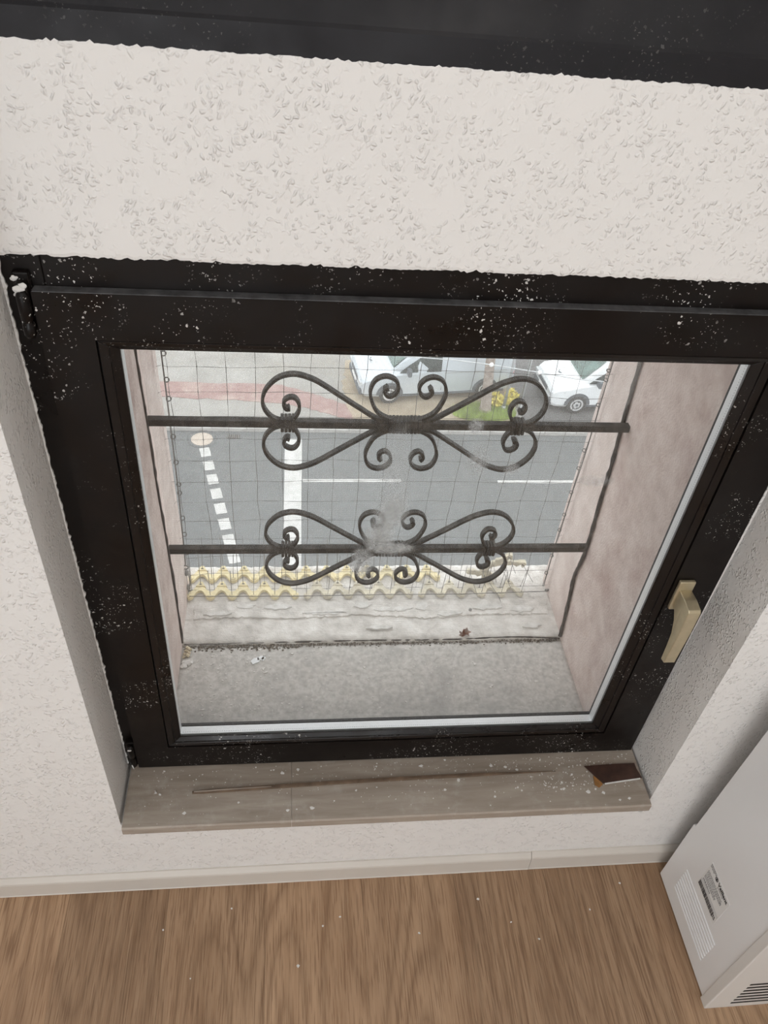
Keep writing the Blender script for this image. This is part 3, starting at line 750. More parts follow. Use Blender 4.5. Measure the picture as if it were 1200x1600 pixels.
# ================================================================== bird spike strips on the ledge
PER = 0.047
def spike_strip(x0, n, yc, amp, mat, z, spikes, label, seed, whigh=0.105, half=0.0115):
    t = thing('spike_strip', (x0+n*PER/2, yc, z), label, 'bird spikes', 'plastic bird spike strips on the ledge')
    r = random.Random(seed); k = 12; A, B = [], []
    for i in range(int(n*k)+1):
        x = x0+PER*i/k; ph = 2*PI*i/k
        c = -math.cos(ph); c = math.copysign(abs(c)**0.7, c)
        A.append((x, yc+amp*c-half)); B.append((x, yc+amp*c+half*(0.7 if c > 0 else 1.0)))
    m = MB(); nn = len(A); vs_ = []
    zz = [z+.0065+r.uniform(-.0006,.0006) for _ in range(nn)]
    for i in range(nn):
        vs_ += [(A[i][0],A[i][1],z), (A[i][0],A[i][1]+.001,zz[i]), (B[i][0],B[i][1]-.001,zz[i]), (B[i][0],B[i][1],z)]
    fs = [(i*4+j,(i+1)*4+j,(i+1)*4+(j+1) % 4,i*4+(j+1) % 4) for i in range(nn-1) for j in range(4)]+[(0,1,2,3),((nn-1)*4+3,(nn-1)*4+2,(nn-1)*4+1,(nn-1)*4)]
    m.add(vs_, fs)
    # stubs that carry the spikes, triangular peaks at the back
    for i in range(int(2*n)+1):
        x = x0+PER*i/2; c = -1 if i % 2 == 0 else 1; y = yc+amp*c
        if c > 0:
            m.add([(x-.012,y+.002,z),(x+.012,y+.002,z),(x+.004,y+.015,z),(x-.004,y+.015,z),(x-.010,y+.001,z+.0085),(x+.010,y+.001,z+.0085),(x+.0035,y+.0135,z+.0095),(x-.0035,y+.0135,z+.0095)],
                  [(0,3,2,1),(4,5,6,7),(0,1,5,4),(1,2,6,5),(2,3,7,6),(3,0,4,7)])
        else: m.lathe([(.0060,0),(.0060,.0085),(.0045,.0095)], (x, y-.002, z), n=12)
    b = m.build('strip_base', mat, t)
    hb = MB()
    for i in range(int(2*n)+1):
        if i % 2: x = x0+PER*i/2; y = yc+amp+.004; hb.add([(x-.0028,y,z+.0098),(x+.0028,y,z+.0098),(x+.0028,y+.0026,z+.0100),(x-.0028,y+.0026,z+.0100)], [(0,1,2,3)])
    if hb.v: tag(hb.build('screw_slots', DARK, b), kind='stuff')
    if spikes:
        for i in range(int(2*n)+1):
            x = x0+PER*i/2; c = -1 if i % 2 == 0 else 1; y = yc+amp*c+(.006 if c > 0 else -.002)
            h = whigh*r.uniform(.75, 1.0)
            MB().tube([(x,y,z+.006),(x+r.uniform(-.004,.004),y+(.012 if c > 0 else -.004),z+h)], .00065, 5).build('spike', STEEL, t)
    return t
ZT = 0.3280
spike_strip(-0.2165, 5, .3935, .0125, YELLOW, ZT, True, 'yellow spike strip at the left end of the front row on the ledge', 1)
spike_strip(0.0420, 5, .3935, .0125, DIRTYYEL, ZT, True, 'dirty pale yellow spike strip in the middle of the front row', 2)
spike_strip(0.3005, 5, .3935, .0125, DIRTYYEL, ZT, True, 'greyish spike strip at the right end of the front row', 3)
spike_strip(-0.2165, 6.0, .4440, .0105, YELLOW, ZT, True, 'clean yellow spike strip at the left of the rear row', 4)
spike_strip(0.0655, 6.0, .4440, .0105, YELLOW, ZT, True, 'yellow spike strip at the right of the rear row', 5)
def shard(loc, rot, n, label, seed):
    t = spike_strip(0, n, 0.0, .0125, DIRTYYEL, 0, True, label, seed, 0.085)
    off = Vector((n*PER/2, 0, 0)); t.location = Vector(loc); t.rotation_euler = rot; t['group'] = 'broken pieces of bird spike strip'
shard((.434,.4320,.3500), (1.55, 1.35, 0.1), .5, 'short broken spike strip piece leaning left of the other fragments', 6)
shard((.466,.4345,.3600), (1.55, -1.30, 0.1), 1, 'longest broken spike strip piece standing on edge among the fragments', 7)
shard((.487,.4300,.3930), (1.50, 0.35, -0.1), .5, 'topmost broken spike strip piece hanging in the net', 9)
shard((.520,.4360,.3770), (1.50, 1.00, -0.1), .5, 'rightmost broken spike strip piece caught in the net', 8)

# ================================================================== small things on the outer sill
lf = MB(); r = random.Random(44)
out = [(0,-.010),(.006,-.006),(.011,-.007),(.009,-.001),(.013,.003),(.007,.005),(.006,.011),(.001,.007),(-.004,.012),(-.006,.005),(-.012,.004),(-.009,-.001),(-.011,-.006),(-.005,-.006)]
n = len(out); vs_ = [(.383+a*1.05, .262+.3*b+.004*math.sin(a*300), .3345+b*.95+.002*math.cos(a*400)) for a, b in out]
vs_ += [(p[0], p[1]+.0012, p[2]) for p in vs_]
vs_ += [(.383,.2585,.3345),(.383,.2597,.3345)]
lf.add(vs_, [(i,(i+1) % n,2*n) for i in range(n)]+[((i+1) % n+n,i+n,2*n+1) for i in range(n)]+[(i,i+n,(i+1) % n+n,(i+1) % n) for i in range(n)])
lf.tube([(.383,.262,.3255),(.3845,.258,.3200)], .0008, 5)
tag(lf.build('dry_leaf', LEAF), 'curled reddish brown dry leaf at the foot of the insect screen', 'leaf')
def lump(name, mat, parts, label, cat, seed):
    r = random.Random(seed); m = MB()
    for c, s in parts: m.blob(c, s, 2, .3, r)
    return tag(m.build(name, mat), label, cat)
lump('debris_clump', DEBRIS, [((-.213+.012*((i*37)%10)/10,.222+.0028*i,.3205+.0006*(i%3)),(.0035,.0035,.0025)) for i in range(10)], 'yellowish crumb of debris in the left corner of the outer sill', 'debris', 3)
lump('debris_clump', CHIP, [((-.2055,.2085,.3205),(.011,.006,.0025)), ((-.2110,.199,.3205),(.007,.006,.0025)), ((-.198,.2125,.3205),(.006,.004,.002))], 'whitish crumpled flake below the yellowish crumb in the left corner', 'debris', 4)
r = random.Random(6)
for cx, cy, s, rot in ((-.0665,.209,.0095,.6), (-.0555,.2155,.0075,.3), (-.050,.2145,.005,1.0)):
    m = MB(); c, sn = math.cos(rot), math.sin(rot)
    poly = [(-1,-.5),(.7,-.7),(1,.3),(.2,.7),(-.9,.5)]
    m.prism([(cx+(a*c-b*sn)*s, cy+(a*sn+b*c)*s) for a, b in poly], 'z', .3190, .3215)
    tag(m.build('plaster_flake', FLAKE), 'pale blue-white plaster flake in the small heap on the outer sill', 'flake', 'plaster flakes on the outer sill')

def flake_mesh(s, r, th):
    k = r.randint(4, 6); return [(s*r.uniform(.5,1)*math.cos(2*PI*i/k+r.uniform(-.3,.3)), s*r.uniform(.4,.9)*math.sin(2*PI*i/k+r.uniform(-.3,.3))) for i in range(k)]
def flakes(name, spots, label, cat, mat=CHIP):
    m = MB()
    for (x, y, z, s, r) in spots: m.prism([(x+a, y+b) for a, b in flake_mesh(s, r, 0)], 'z', z, z+s*.35)
    return tag(m.build(name, mat), label, cat, kind='stuff')
r = random.Random(71); sp_ = []
for i in range(950):
    x = r.uniform(-.205,.585); y = r.uniform(.075,.247)
    if x > -.03 and r.random() < .72: continue
    sp_.append((x, y, .3188, abs(r.gauss(0,.0013))+.0008, r))
flakes('paint_crumbs', sp_, 'fine white paint crumbs scattered over the grey outer sill', 'paint crumbs')
r = random.Random(72); sp_ = []
for i in range(420):
    x = r.uniform(-.285,.69); y = -abs(r.gauss(0,.045))-.002
    if y < -.112: y = r.uniform(-.11,-.003)
    sp_.append((x, y, .2656, abs(r.gauss(0,.0008))+.0004, r))
for i in range(160):
    sp_.append((r.gauss(.52,.06), -r.uniform(.005,.08), .2656, abs(r.gauss(0,.0011))+.0004, r))
flakes('paint_crumbs', sp_, 'fine white paint crumbs scattered over the brown inner sill', 'paint crumbs')
# larger chips, one by one
r = random.Random(15)
CH = [(-.186,-.092,.0052),(-.168,-.0525,.003),(-.243,-.049,.003),(-.235,-.053,.0035),(.045,-.092,.0058),(.0,-.0945,.0045),(.07,-.043,.0055),(-.09,-.075,.003),(.13,-.06,.003),(.2,-.03,.0025),
      (.30,-.0665,.0035),(.33,-.047,.005),(.395,-.085,.003),(.45,-.075,.0028),(.535,-.075,.0045),(.582,-.083,.0055),(.612,-.086,.0045),(.66,-.10,.004),(.64,-.102,.0035),(.598,-.078,.003),(-.01,-.018,.006),(.02,-.012,.0045),(.26,-.014,.0055),(.40,-.02,.005),(.45,-.03,.004)]
for x, y, s in CH:
    m = MB().prism([(x+a, y+b) for a, b in flake_mesh(s, r, 0)], 'z', .2655, .2655+.0014)
    tag(m.build('paint_chip', CHIP), 'small white paint chip lying on the brown inner sill', 'paint chip', 'paint chips on the inner sill')
for x, y, s in ((-.11,-.157,.0025),(.07,-.20,.0032),(.105,-.185,.003),(.39,-.166,.0035),(.45,-.215,.0025),(.26,-.225,.0028),(.50,-.25,.003),(-.24,-.19,.0025),(.02,-.27,.0045),(-.18,-.28,.0025),(.62,-.2,.003),(.70,-.15,.003)):
    m = MB().prism([(x+a, y+b) for a, b in flake_mesh(s, r, 0)], 'z', 0.0, .0014)
    tag(m.build('paint_chip', CHIP), 'tiny white paint chip lying on the oak floor', 'paint chip', 'paint chips on the floor')

# strip of wood and broken veneer on the inner sill
m = MB(); A, B = Vector((-.176,-.0525,.268)), Vector((.527,-.0375,.268)); n = 24; pts = []
r = random.Random(2)
for i in range(n+1):
    t = i/n; p = A.lerp(B, t); p.y += .0035*math.sin(t*PI)*1.0; pts.append(p)
m.tube(pts, [(.75 if i == 0 else 1.0 if i < 18 else 1.0-.13*(i-18)) for i in range(n+1)], rect=(.0062, .0050), up=(0,0,1))
st = tag(m.build('wood_strip', STICKW, bevel=.0006), 'long thin brown wooden strip lying along the inner sill', 'wood strip')
m = MB(); a = Vector((-.176,-.0525,.2706)); b_ = Vector((-.03,-.0490,.2706))
m.tube([a+Vector((.003,0,.0003)), a.lerp(b_, .5)+Vector((0,.0007,.0003)), b_+Vector((0,.0010,.0003))], [1,.9,.5], rect=(.0028,.0006), up=(0,0,1))
m.build('worn_edge', plain('pale_worn_wood', (.36,.30,.25), .7), st)
vn = thing('veneer_scrap', (.645,-.047,.2655), 'broken dark brown veneer scrap at the right end of the inner sill', 'veneer scrap')
m = MB(); zt = .2695
m.prism([(.588,-.0295),(.640,-.0275),(.6930,-.0270),(.6935,-.0400),(.6980,-.0595),(.660,-.0630),(.6160,-.0680),(.6040,-.0520)], 'z', zt-.0022, zt)
m.build('veneer', VENEER, vn)
MB().prism([(.6010,-.0500),(.6120,-.0600),(.6150,-.0690),(.6060,-.0755),(.5985,-.0690)], 'z', .2657, zt-.0023).build('torn_edge', ORANGEW, vn)
MB().tube([(.6190,-.0690,zt-.001),(.655,-.0650,zt-.001),(.694,-.0610,zt-.001)], None or 1.0, rect=(.0022,.0022), up=(0,0,1)).build('pale_edge', CHIP, vn)

# ================================================================== white appliance casing standing at the right
HX0, HX1, HYB, HYF, HH = 0.7905, 1.23, -0.136, -0.393, 0.72
ap = thing('boiler_casing', ((HX0+HX1)/2, (HYB+HYF)/2, 0.0), 'white enamelled boiler casing standing on the floor beside the window', 'boiler')
m = MB().prism([(HYF+.016,.006),(HYB,.006),(HYB,.222),(HYB-.006,.225),(HYB-.018,HH-.004),(HYF+.016,HH-.004)], 'x', HX0+.0025, HX1-.0025)
body = m.build('body', ENAMEL, ap, bevel=.0015)
m = MB().cbox(HX0, HX1, HYF, HYF+.0205, 0.0, HH, .0022); cover = m.build('front_cover', ENAMEL2, ap)
ridge_l = [MB().cbox(HX0+.0008, HX0+.005, -.326, -.184, 0.050+i*.0108, 0.0545+i*.0108, .0013) for i in range(8)]
for i, q in enumerate(ridge_l):
    sl = q.build('vent_rib', ENAMEL, body)
# louvres in the front cover
for i in range(7):
    z = 0.022+.016*i
    MB().box(HX0+.045, HX1-.045, HYF-.0004, HYF+.003, z, z+.0070).build('louvre_slot', DARK, cover)
# type label on the side: paper, name, small print and bar code
lx = HX0+.0024
ly0, ly1, lz0, lz1 = -0.219, -0.2975, 0.150, 0.237
lab = MB().box(lx-.0004, lx+.0004, ly1, ly0, lz0, lz1).build('type_label', LABELW, body)
def text(s, size, y, z, mat, name, parent, bold=0.0):
    cu = bpy.data.curves.new(name, 'FONT'); cu.body = s; cu.size = size; cu.extrude = 0.0002; cu.offset = bold; cu.resolution_u = 3
    ob = bpy.data.objects.new(name, cu); COL.objects.link(ob)
    dg = bpy.context.evaluated_depsgraph_get(); me = bpy.data.meshes.new_from_object(ob.evaluated_get(dg))
    bpy.data.objects.remove(ob)
    mw = Matrix(((0,0,-1,lx-.0007),(-1,0,0,y),(0,1,0,z),(0,0,0,1)))
    me.transform(Matrix.Translation(-wloc(parent)) @ mw)
    o = bpy.data.objects.new(name, me); COL.objects.link(o); me.materials.append(mat); o.parent = parent; LOC[o.name] = wloc(parent)
    return o
FAR = body
text('Vaillant', .0125, -.2550, .2245, INK, 'lettering', FAR, .00028)
lg = MB(); 
lg.tube([(lx-.0006, -.2475+.0042*math.cos(a*PI/8), .2285+.0042*math.sin(a*PI/8)) for a in range(16)], .0007, 5, closed=True)
lg.prism([(-.2497,.2275),(-.2453,.2275),(-.2475,.2320)], 'x', lx-.0008, lx-.0003); lg.box(lx-.0008, lx-.0003, -.2500, -.2450, .2255, .2266)
lg.build('logo', INK, FAR)
r = random.Random(88)
fp = MB()
def fine(y0, y1, z, h):
    y = y0
    while y > y1+.001:
        w = r.uniform(.0012, .0042); 
        if y-w < y1: break
        fp.box(lx-.0007, lx-.0003, y-w, y, z, z+h); y -= w+r.uniform(.0006, .0014)
fine(-.2210,-.2440,.2330,.0018); fine(-.2210,-.2440,.2295,.0018); fine(-.2210,-.2380,.2260,.0018); fine(-.258,-.280,.2190,.0020)
for k in range(3): fine(-.2230,-.2860,.2110-.0048*k,.0026)
for k in range(3): fine(-.2230,-.2700,.1965-.0042*k,.0022)
fine(-.2240,-.2550,.1800,.0042); fine(-.2790,-.2870,.2050,.0018)
fp.box(lx-.0007, lx-.0003, -.2960, -.2205, .1765, .1770)
fp.box(lx-.0007, lx-.0003, -.2960, -.2205, .1725, .1730)
fp.build('small_print', INKG, FAR)
bc = MB(); y = -.2205
while y > -.284:
    w = r.choice((.0004,.0004,.0008,.0012)); bc.box(lx-.0007, lx-.0003, y-w, y, .1560, .1700); y -= w+r.choice((.0004,.0006,.0009))
bc.build('bar_code', INK, FAR)
fp = MB(); fine(-.2850,-.2965,.1640,.0030); fine(-.2850,-.2965,.1585,.0030); fp.build('small_print', INK, FAR)

# ================================================================== the street far below
GZ = -12.4
road = structure(MB().box(-40, 45, 0.42, 18.42, GZ-.3, GZ).build('road', ASPH))
def ground_patch(name, poly, z0, z1, mat):
    return structure(MB().prism(poly, 'z', z0, z1).build(name, mat))
ground_patch('sidewalk', [(-40,18.56),(45,18.56),(45,60),(-40,60)], GZ-.3, GZ+.10, PAVE)
# kerb stones, each one metre
kr = structure(MB().box(-40, 45, 18.43, 18.555, GZ-.3, GZ+.05).build('kerb_bed', KERB))
km = MB().cbox(-.494, .494, -.062, .062, -.05, .055, .012).mesh('kerb_stone', (0,0,0)); km.materials.append(KERB)
for i in range(-8, 16):
    o = bpy.data.objects.new('kerb_stone', km); COL.objects.link(o); o.parent = kr
    o.location = Vector((i+.3, 18.4925, GZ+.055))-wloc(kr)
r = random.Random(12)
def wob(pts, k, a):
    out = []
    for i in range(len(pts)):
        p, q = pts[i], pts[(i+1) % len(pts)]
        for j in range(k): t = j/k; out.append((p[0]+(q[0]-p[0])*t+r.uniform(-a,a), p[1]+(q[1]-p[1])*t+r.uniform(-a,a)))
    return out
ground_patch('bicycle_path', wob([(-9,19.95),(-3.5,20.0),(-.2,19.80),(1.0,19.35),(2.0,18.85),(3.1,18.85),(2.3,19.45),(1.35,20.0),(-.2,20.78),(-3.7,20.85),(-9,20.85)], 9, .045), GZ-.2, GZ+.112, REDPAVE)
ground_patch('verge', wob([(1.9,18.75),(6.9,18.80),(7.2,20.4),(6.9,22.2),(2.0,22.4),(1.7,20.6)], 8, .10), GZ-.2, GZ+.118, SAND)
ground_patch('driveway', [(7.25,18.62),(14.5,18.62),(14.5,25),(7.25,25)], GZ-.2, GZ+.114, DARKASPH)
# painted markings, each a piece of the road
ro = wloc(road)
def marking(poly):
    MB().prism(poly, 'z', GZ, GZ+.006).build('road_marking', PAINT, road)
marking([(-.122,12.9),(.325,12.9),(.405,18.1),(-.085,18.1)])
for a, b in ((.40,3.14), (5.89,8.75), (11.6,14.4)): marking([(a,16.13),(b,16.15),(b,16.27),(a,16.25)])
P0, P1 = Vector((-2.36,17.62)), Vector((-1.20,12.75)); dv = (P1-P0).normalized(); nv = Vector((-dv.y, dv.x)); s = 0.0; i = 0
L = (P1-P0).length
while s < L:
    ln = .41; a = P0+dv*s; b = a+dv*ln; w = .140
    marking([tuple(a-nv*w), tuple(b-nv*w), tuple(b+nv*w), tuple(a+nv*w)]); s += .615
# drain grate and manhole
dg_ = thing('drain_grate', (-1.565,18.165,GZ), 'dark slotted drain grate in the gutter beside the far kerb', 'drain')
MB().box(-1.745,-1.385,18.06,18.27,GZ,GZ+.004).build('frame', DARK, dg_)
for i in range(6): MB().cbox(-1.735+.059*i,-1.705+.059*i,18.075,18.255,GZ+.004,GZ+.012,.002).build('grate_bar', STEEL, dg_)
mh = thing('manhole_cover', (-2.45,18.02,GZ), 'round pale manhole cover in the road at the end of the dashed line', 'manhole cover')
MB().lathe([(.42,0),(.42,.006),(.33,.008)], (-2.45,18.02,GZ), n=28).build('ring', ASPH, mh)
MB().lathe([(.31,.006),(.31,.014),(.29,.016)], (-2.45,18.02,GZ), n=28).build('lid', plain('sandy_concrete', (.46,.40,.34), .9), mh)

# ------------------------------------------------------------------ parked vans
def van(label, loc, rz, Ln, W, Hh, hood, cowl, roof0, paint, wb, front, winend, rim_r, bumper_mat):
    t = thing('van', (0,0,0), label, 'van', 'parked vans')
    hw = W/2
    ST = [(0.0,.34,.62,hw*.74,.74,hw*.62), (.06,.26,.66,hw*.86,.84,hw*.74), (.22,.22,.80,hw*.95,.93,hw*.80), (.55,.21,.90,hw*.99,hood-.06,hw*.82), (cowl,.21,.98,hw,hood+.03,hw*.80),
          (roof0,.21,1.02,hw,Hh-.06,hw*.80), (roof0+.5,.21,1.03,hw,Hh,hw*.815), (Ln*.70,.21,1.03,hw,Hh+.01,hw*.82), (Ln-.25,.22,1.03,hw*.99,Hh-.02,hw*.80), (Ln-.06,.26,1.02,hw*.96,Hh-.10,hw*.77), (Ln,.36,.98,hw*.90,Hh-.25,hw*.72)]
    def sec(s):
        x, zb, zt, hb, zp, ht = s; zt = min(zt, zp-.10)
        half = [(0,zb),(hb*.90,zb),(hb*.98,zb+.10),(hb,(zb+zt)/2+.05),(hb*.995,zt),(ht+(hb-ht)*.18,zp-(zp-zt)*.16),(ht*.93,zp-.012),(ht*.5,zp+.012),(0,zp+.018)]
        return [(x,y,z) for y,z in half]+[(x,-y,z) for y,z in half[-2:0:-1]]
    R = [sec(s) for s in ST]; k = len(R[0])
    m = MB(); m.add([p for rg in R for p in rg], [(i*k+j,i*k+(j+1) % k,(i+1)*k+(j+1) % k,(i+1)*k+j) for i in range(len(R)-1) for j in range(k)]+[tuple(range(k))[::-1], tuple(range((len(R)-1)*k, len(R)*k))], False)
    body = m.build('body', paint, t)
    def interp(x):
        for a, b in zip(ST, ST[1:]):
            if a[0] <= x <= b[0]: u = (x-a[0])/(b[0]-a[0]+1e-9); return [a[i]+(b[i]-a[i])*u for i in range(6)]
        return list(ST[-1])
    def sy(x, z):
        _, zb, zt, hb, zp, ht = interp(x); zt = min(zt, zp-.10); zs = zp-(zp-zt)*.16; hs = ht+(hb-ht)*.18
        if z <= zt: return hb*.998
        u = min(1, (z-zt)/(zs-zt+1e-9)); return hb*.995+(hs-hb*.995)*u
    def sidepanel(poly, s, name, mat, off=.012, par=None):
        m = MB(); n = len(poly)
        m.add([(x, s*(sy(x,z)+off), z) for x,z in poly]+[(x, s*(sy(x,z)-.03), z) for x,z in poly], [tuple(range(n)), tuple(range(n,2*n))[::-1]]+[(i,i+n,(i+1) % n+n,(i+1) % n) for i in range(n)])
        return m.build(name, mat, par or body)
    # windscreen
    c = interp(cowl); f = interp(roof0); zc, zr = c[4]+.02, f[4]-.03
    def ws(u, v):   # u across -1..1, v up 0..1
        x = cowl+.03+(roof0-cowl-.06)*v; z = zc+.02+(zr-zc-.02)*v; w = (c[5]+(f[5]-c[5])*v)*.93
        return (x-.016-.02*(1-u*u), u*w, z+.022+.008*(1-u*u))
    m = MB(); g = [ws(-1+2*i/6, j/3) for j in range(4) for i in range(7)]
    m.add(g+[(x+.03,y,z-.03) for x,y,z in g], [(j*7+i,j*7+i+1,(j+1)*7+i+1,(j+1)*7+i) for j in range(3) for i in range(6)]+[(28+j*7+i,28+(j+1)*7+i,28+(j+1)*7+i+1,28+j*7+i+1) for j in range(3) for i in range(6)], True)
    m.build('windscreen', CARGLASS, body)
    for s in (-1, 1):
        h0, h1 = 1.06, Hh-.27
        sidepanel([(cowl+.20,h0),(winend,h0),(winend,h1),(roof0+.16,h1),(cowl+.55,h0+.26)], s, 'side_window', SIDEGLASS)
        for xs_ in (winend+.05, winend+1.05): sidepanel([(xs_,.40),(xs_+.012,.40),(xs_+.012,Hh-.22),(xs_,Hh-.22)], s, 'door_gap', BUMPER, .004)
        sidepanel([(winend+.1,.99),(Ln-.3,.99),(Ln-.3,1.02),(winend+.1,1.02)], s, 'slide_rail', BUMPER if paint is WHITEC else POLE, .006)
        sidepanel([(.75,.24),(Ln-.3,.24),(Ln-.3,.31),(.75,.31)], s, 'side_skirt', BUMPER, .010)
        # mirror
        MB().cbox(cowl+.38, cowl+.50, s*(hw+.02) if s > 0 else -hw-.24, hw+.24 if s > 0 else -hw-.02, 1.05, 1.27, .03).build('mirror', BUMPER, body)
        # lamps
        sidepanel([(.05,.62),(.42,.76),(.45,.88),(.16,.80)], s, 'head_lamp', LAMPG, .012)
        m = MB().box(-.012, .10, min(s*hw*.50,s*hw*.84), max(s*hw*.50,s*hw*.84), .60, .72); m.build('head_lamp', LAMPG, body)
        sidepanel([(Ln-.14,.82),(Ln-.02,.82),(Ln-.03,1.28),(Ln-.14,1.28)], s, 'tail_lamp', REDLAMP, .016)
        for xw in (front, front+wb):
            # arch, tyre, rim
            arch = [(xw+.42*math.cos(a*PI/12), .33+.42*math.sin(a*PI/12)) for a in range(13)]
            m = MB(); n = len(arch); yo = s*(hw+.004)
            m.prism(arch, 'y', yo-s*.10, yo); m.build('wheel_arch', BUMPER, body)
            w = MB(); w.lathe([(.20,-.10),(.29,-.105),(.325,-.085),(.33,0),(.325,.085),(.29,.105),(.20,.10)], (xw, s*(hw-.085), .33), 'y', 28)
            wo = w.build('wheel', TYRE, t)
            MB().lathe([(.21,s*.090),(.212,s*.112),(.19,s*.108),(.15,s*.098),(.07,s*.104),(.05,s*.112)], (xw, s*(hw-.085), .33), 'y', 24).build('rim', RIM, wo)
            MB().lathe([(.05,s*.108),(.045,s*.118),(.02,s*.120)], (xw, s*(hw-.085), .33), 'y', 16).build('hub_cap', BUMPER, wo)
            for a in range(5):
                u = 2*PI*a/5; cxx, czz = xw+.125*math.cos(u), .33+.125*math.sin(u)
                MB().lathe([(.028,s*.1015),(.024,s*.1035)], (cxx, s*(hw-.085), czz), 'y', 8).build('rim_hole', TYRE, wo)
    # front mask: grille and lower bumper
    MB().cbox(-.018, .10, -hw*.46, hw*.46, .58, .72, .01).build('grille', BUMPER, body)
    MB().cbox(-.03, .20, -hw*.84, hw*.84, .27, .50, .05).build('bumper', bumper_mat, body)
    MB().cbox(-.036, .05, -.26, .26, .46, .56, .006).build('number_plate', LABELW, body)
    for s in (-1, 1):   # wipers
        x0_, z0_ = cowl+.05, zc+.05
        MB().tube([(x0_-.02, s*.1, z0_+.04), (x0_+.12, s*.1+.45, z0_+.165)], .010, 5).build('wiper', DARK, body)
    # mark on the bonnet
    MB().tube([(.50,-.10,hood-.015),(.44,0,hood-.030),(.50,.10,hood-.015)], [.012,.016,.012], 6).build('badge', BUMPER, body)
    t.location = loc; t.rotation_euler = (0,0,rz); return t
van('silver panel van parked in front of the tree trunk, nose to the left', (2.08, 20.66, GZ+.118), math.radians(7.5), 4.95, 1.90, 1.90, 1.06, 1.00, 1.80, SILVER, 3.1, .92, 2.50, .21, BUMPER)
van('white van at the right edge of the view beside the pink reveal', (8.05, 20.30, GZ+.114), math.radians(4), 4.30, 1.82, 1.82, 1.02, .95, 1.62, WHITEC, 2.75, .88, 2.25, .19, BUMPER)

# ------------------------------------------------------------------ tree, verge plants, poles
tree = thing('street_tree', (6.10,19.55,GZ+.11), 'leaning brown street tree trunk on the grassy verge by the silver van', 'tree')
tp = smooth_path([(6.12,19.52,GZ+.02),(6.10,19.54,GZ+.5),(6.04,19.56,GZ+1.3),(5.98,19.58,GZ+2.4),(5.98,19.62,GZ+3.6),(6.05,19.7,GZ+5.2)], 5)
MB().tube(tp, [.32,.24,.20,.18,.17,.165]+[.16-.003*i for i in range(len(tp)-6)], 14).build('trunk', BARK, tree)
br = MB(); r = random.Random(77); tips = []
for i in range(9):
    a = 2*PI*i/9+r.uniform(-.3,.3); z = GZ+3.6+.2*i; L_ = r.uniform(1.2,2.2)
    b0 = Vector((6.0,19.62,z)); b2 = b0+Vector((math.cos(a)*L_, math.sin(a)*L_, r.uniform(.6,1.4))); b1 = b0.lerp(b2,.5)+Vector((0,0,.15))
    br.tube([b0,b1,b2], [.06,.04,.015], 7); tips += [b1, b2]
br.build('branches', BARK, tree)
lf = MB()
for i in range(1500):
    c = r.choice(tips)+Vector((r.gauss(0,.45), r.gauss(0,.45), r.gauss(.2,.35)))
    if c.z < GZ+3.5: continue
    u = Vector((r.gauss(0,1),r.gauss(0,1),r.gauss(0,1))).normalized()*.07; v = u.cross(Vector((r.gauss(0,1),r.gauss(0,1),r.gauss(0,1)))).normalized()*.04
    lf.add([c-u, c+v, c+u, c-v], [(0,1,2,3)])
tag(lf.build('foliage', TREELEAF, tree), kind='stuff')
gm = MB(); r = random.Random(78)
for i in range(5200):
    a = r.uniform(0,2*PI); q = math.sqrt(r.random()); x = 6.05+1.02*q*math.cos(a); y = 19.42+.50*q*math.sin(a); h = r.uniform(.06,.20); d = r.uniform(0,PI)
    w = .014; gm.add([(x-w*math.cos(d),y-w*math.sin(d),GZ+.10),(x+w*math.cos(d),y+w*math.sin(d),GZ+.10),(x+r.gauss(0,.04),y+r.gauss(0,.04),GZ+.10+h)], [(0,1,2)])
tag(gm.build('grass_patch', GRASS), 'bright green grass growing around the foot of the street tree', 'grass', kind='stuff')
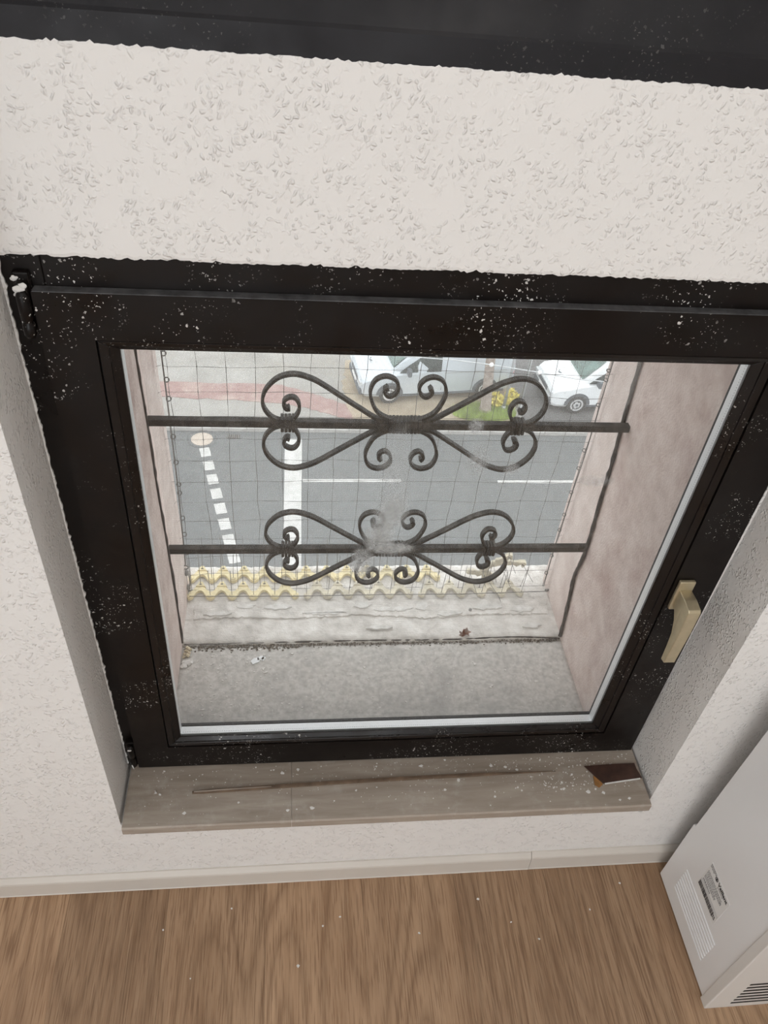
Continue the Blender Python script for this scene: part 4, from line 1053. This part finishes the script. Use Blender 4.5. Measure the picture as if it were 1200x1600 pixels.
def bush(c, rx, ry, h, n, label, seed):
    r = random.Random(seed); t = thing('yellow_bush', (c[0],c[1],GZ+.10), label, 'bush', 'yellow bushes on the verge'); m = MB()
    for i in range(n):
        a = r.uniform(0,2*PI); q = math.sqrt(r.random()); p = Vector((c[0]+rx*q*math.cos(a), c[1]+ry*q*math.sin(a), GZ+.15+h*r.random()*(1-.5*q)))
        u = Vector((r.gauss(0,1),r.gauss(0,1),r.gauss(0,.6))).normalized()*.06; v = u.cross(Vector((r.gauss(0,1),r.gauss(0,1),1))).normalized()*.045
        m.add([p-u,p+v,p+u,p-v], [(0,1,2,3)])
    tag(m.build('foliage', YELLEAF, t), kind='stuff'); s = MB()
    for i in range(7): a = 2*PI*i/7; s.tube([(c[0],c[1],GZ+.08),(c[0]+rx*.6*math.cos(a),c[1]+ry*.6*math.sin(a),GZ+.1+h*.8)], .010, 5)
    s.build('stems', BARK, t)
bush((6.48,19.86), .26, .24, .50, 420, 'yellow leafy bush right beside the tree trunk', 1)
bush((7.02,20.0), .24, .22, .55, 380, 'yellow leafy bush at the foot of the pale pole', 2)
for x, y, x2, lab_ in ((6.72,19.62,6.76,'pale metal pole between the two yellow bushes'), (7.28,19.72,7.31,'thin metal pole behind the right yellow bush')):
    p = thing('street_pole', (x,y,GZ+.1), lab_, 'pole', 'metal poles on the verge')
    MB().tube([(x,y,GZ+.05),(x2,y,GZ+3.3)], .045, 12).build('post', POLE, p)
    MB().lathe([(.075,0),(.075,.12),(.05,.15)], (x,y,GZ+.10), n=14).build('foot', POLE, p)
# thin span wire with pale clips high over the street
sw = thing('span_wire', (4.3,12,-6.2), 'thin grey wire with pale clips spanning high above the street', 'wire')
wp = [(-38,12,-4.0),(3.02,12,-5.99),(3.81,12,-6.08),(4.775,12,-6.223),(5.53,12,-6.35),(30,12,-8.2)]
MB().tube(wp, .010, 6).build('wire', POLE, sw)
for p in (wp[2], wp[3]): MB().blob(p, (.045,.03,.045), 2).build('clip', LABELW, sw)
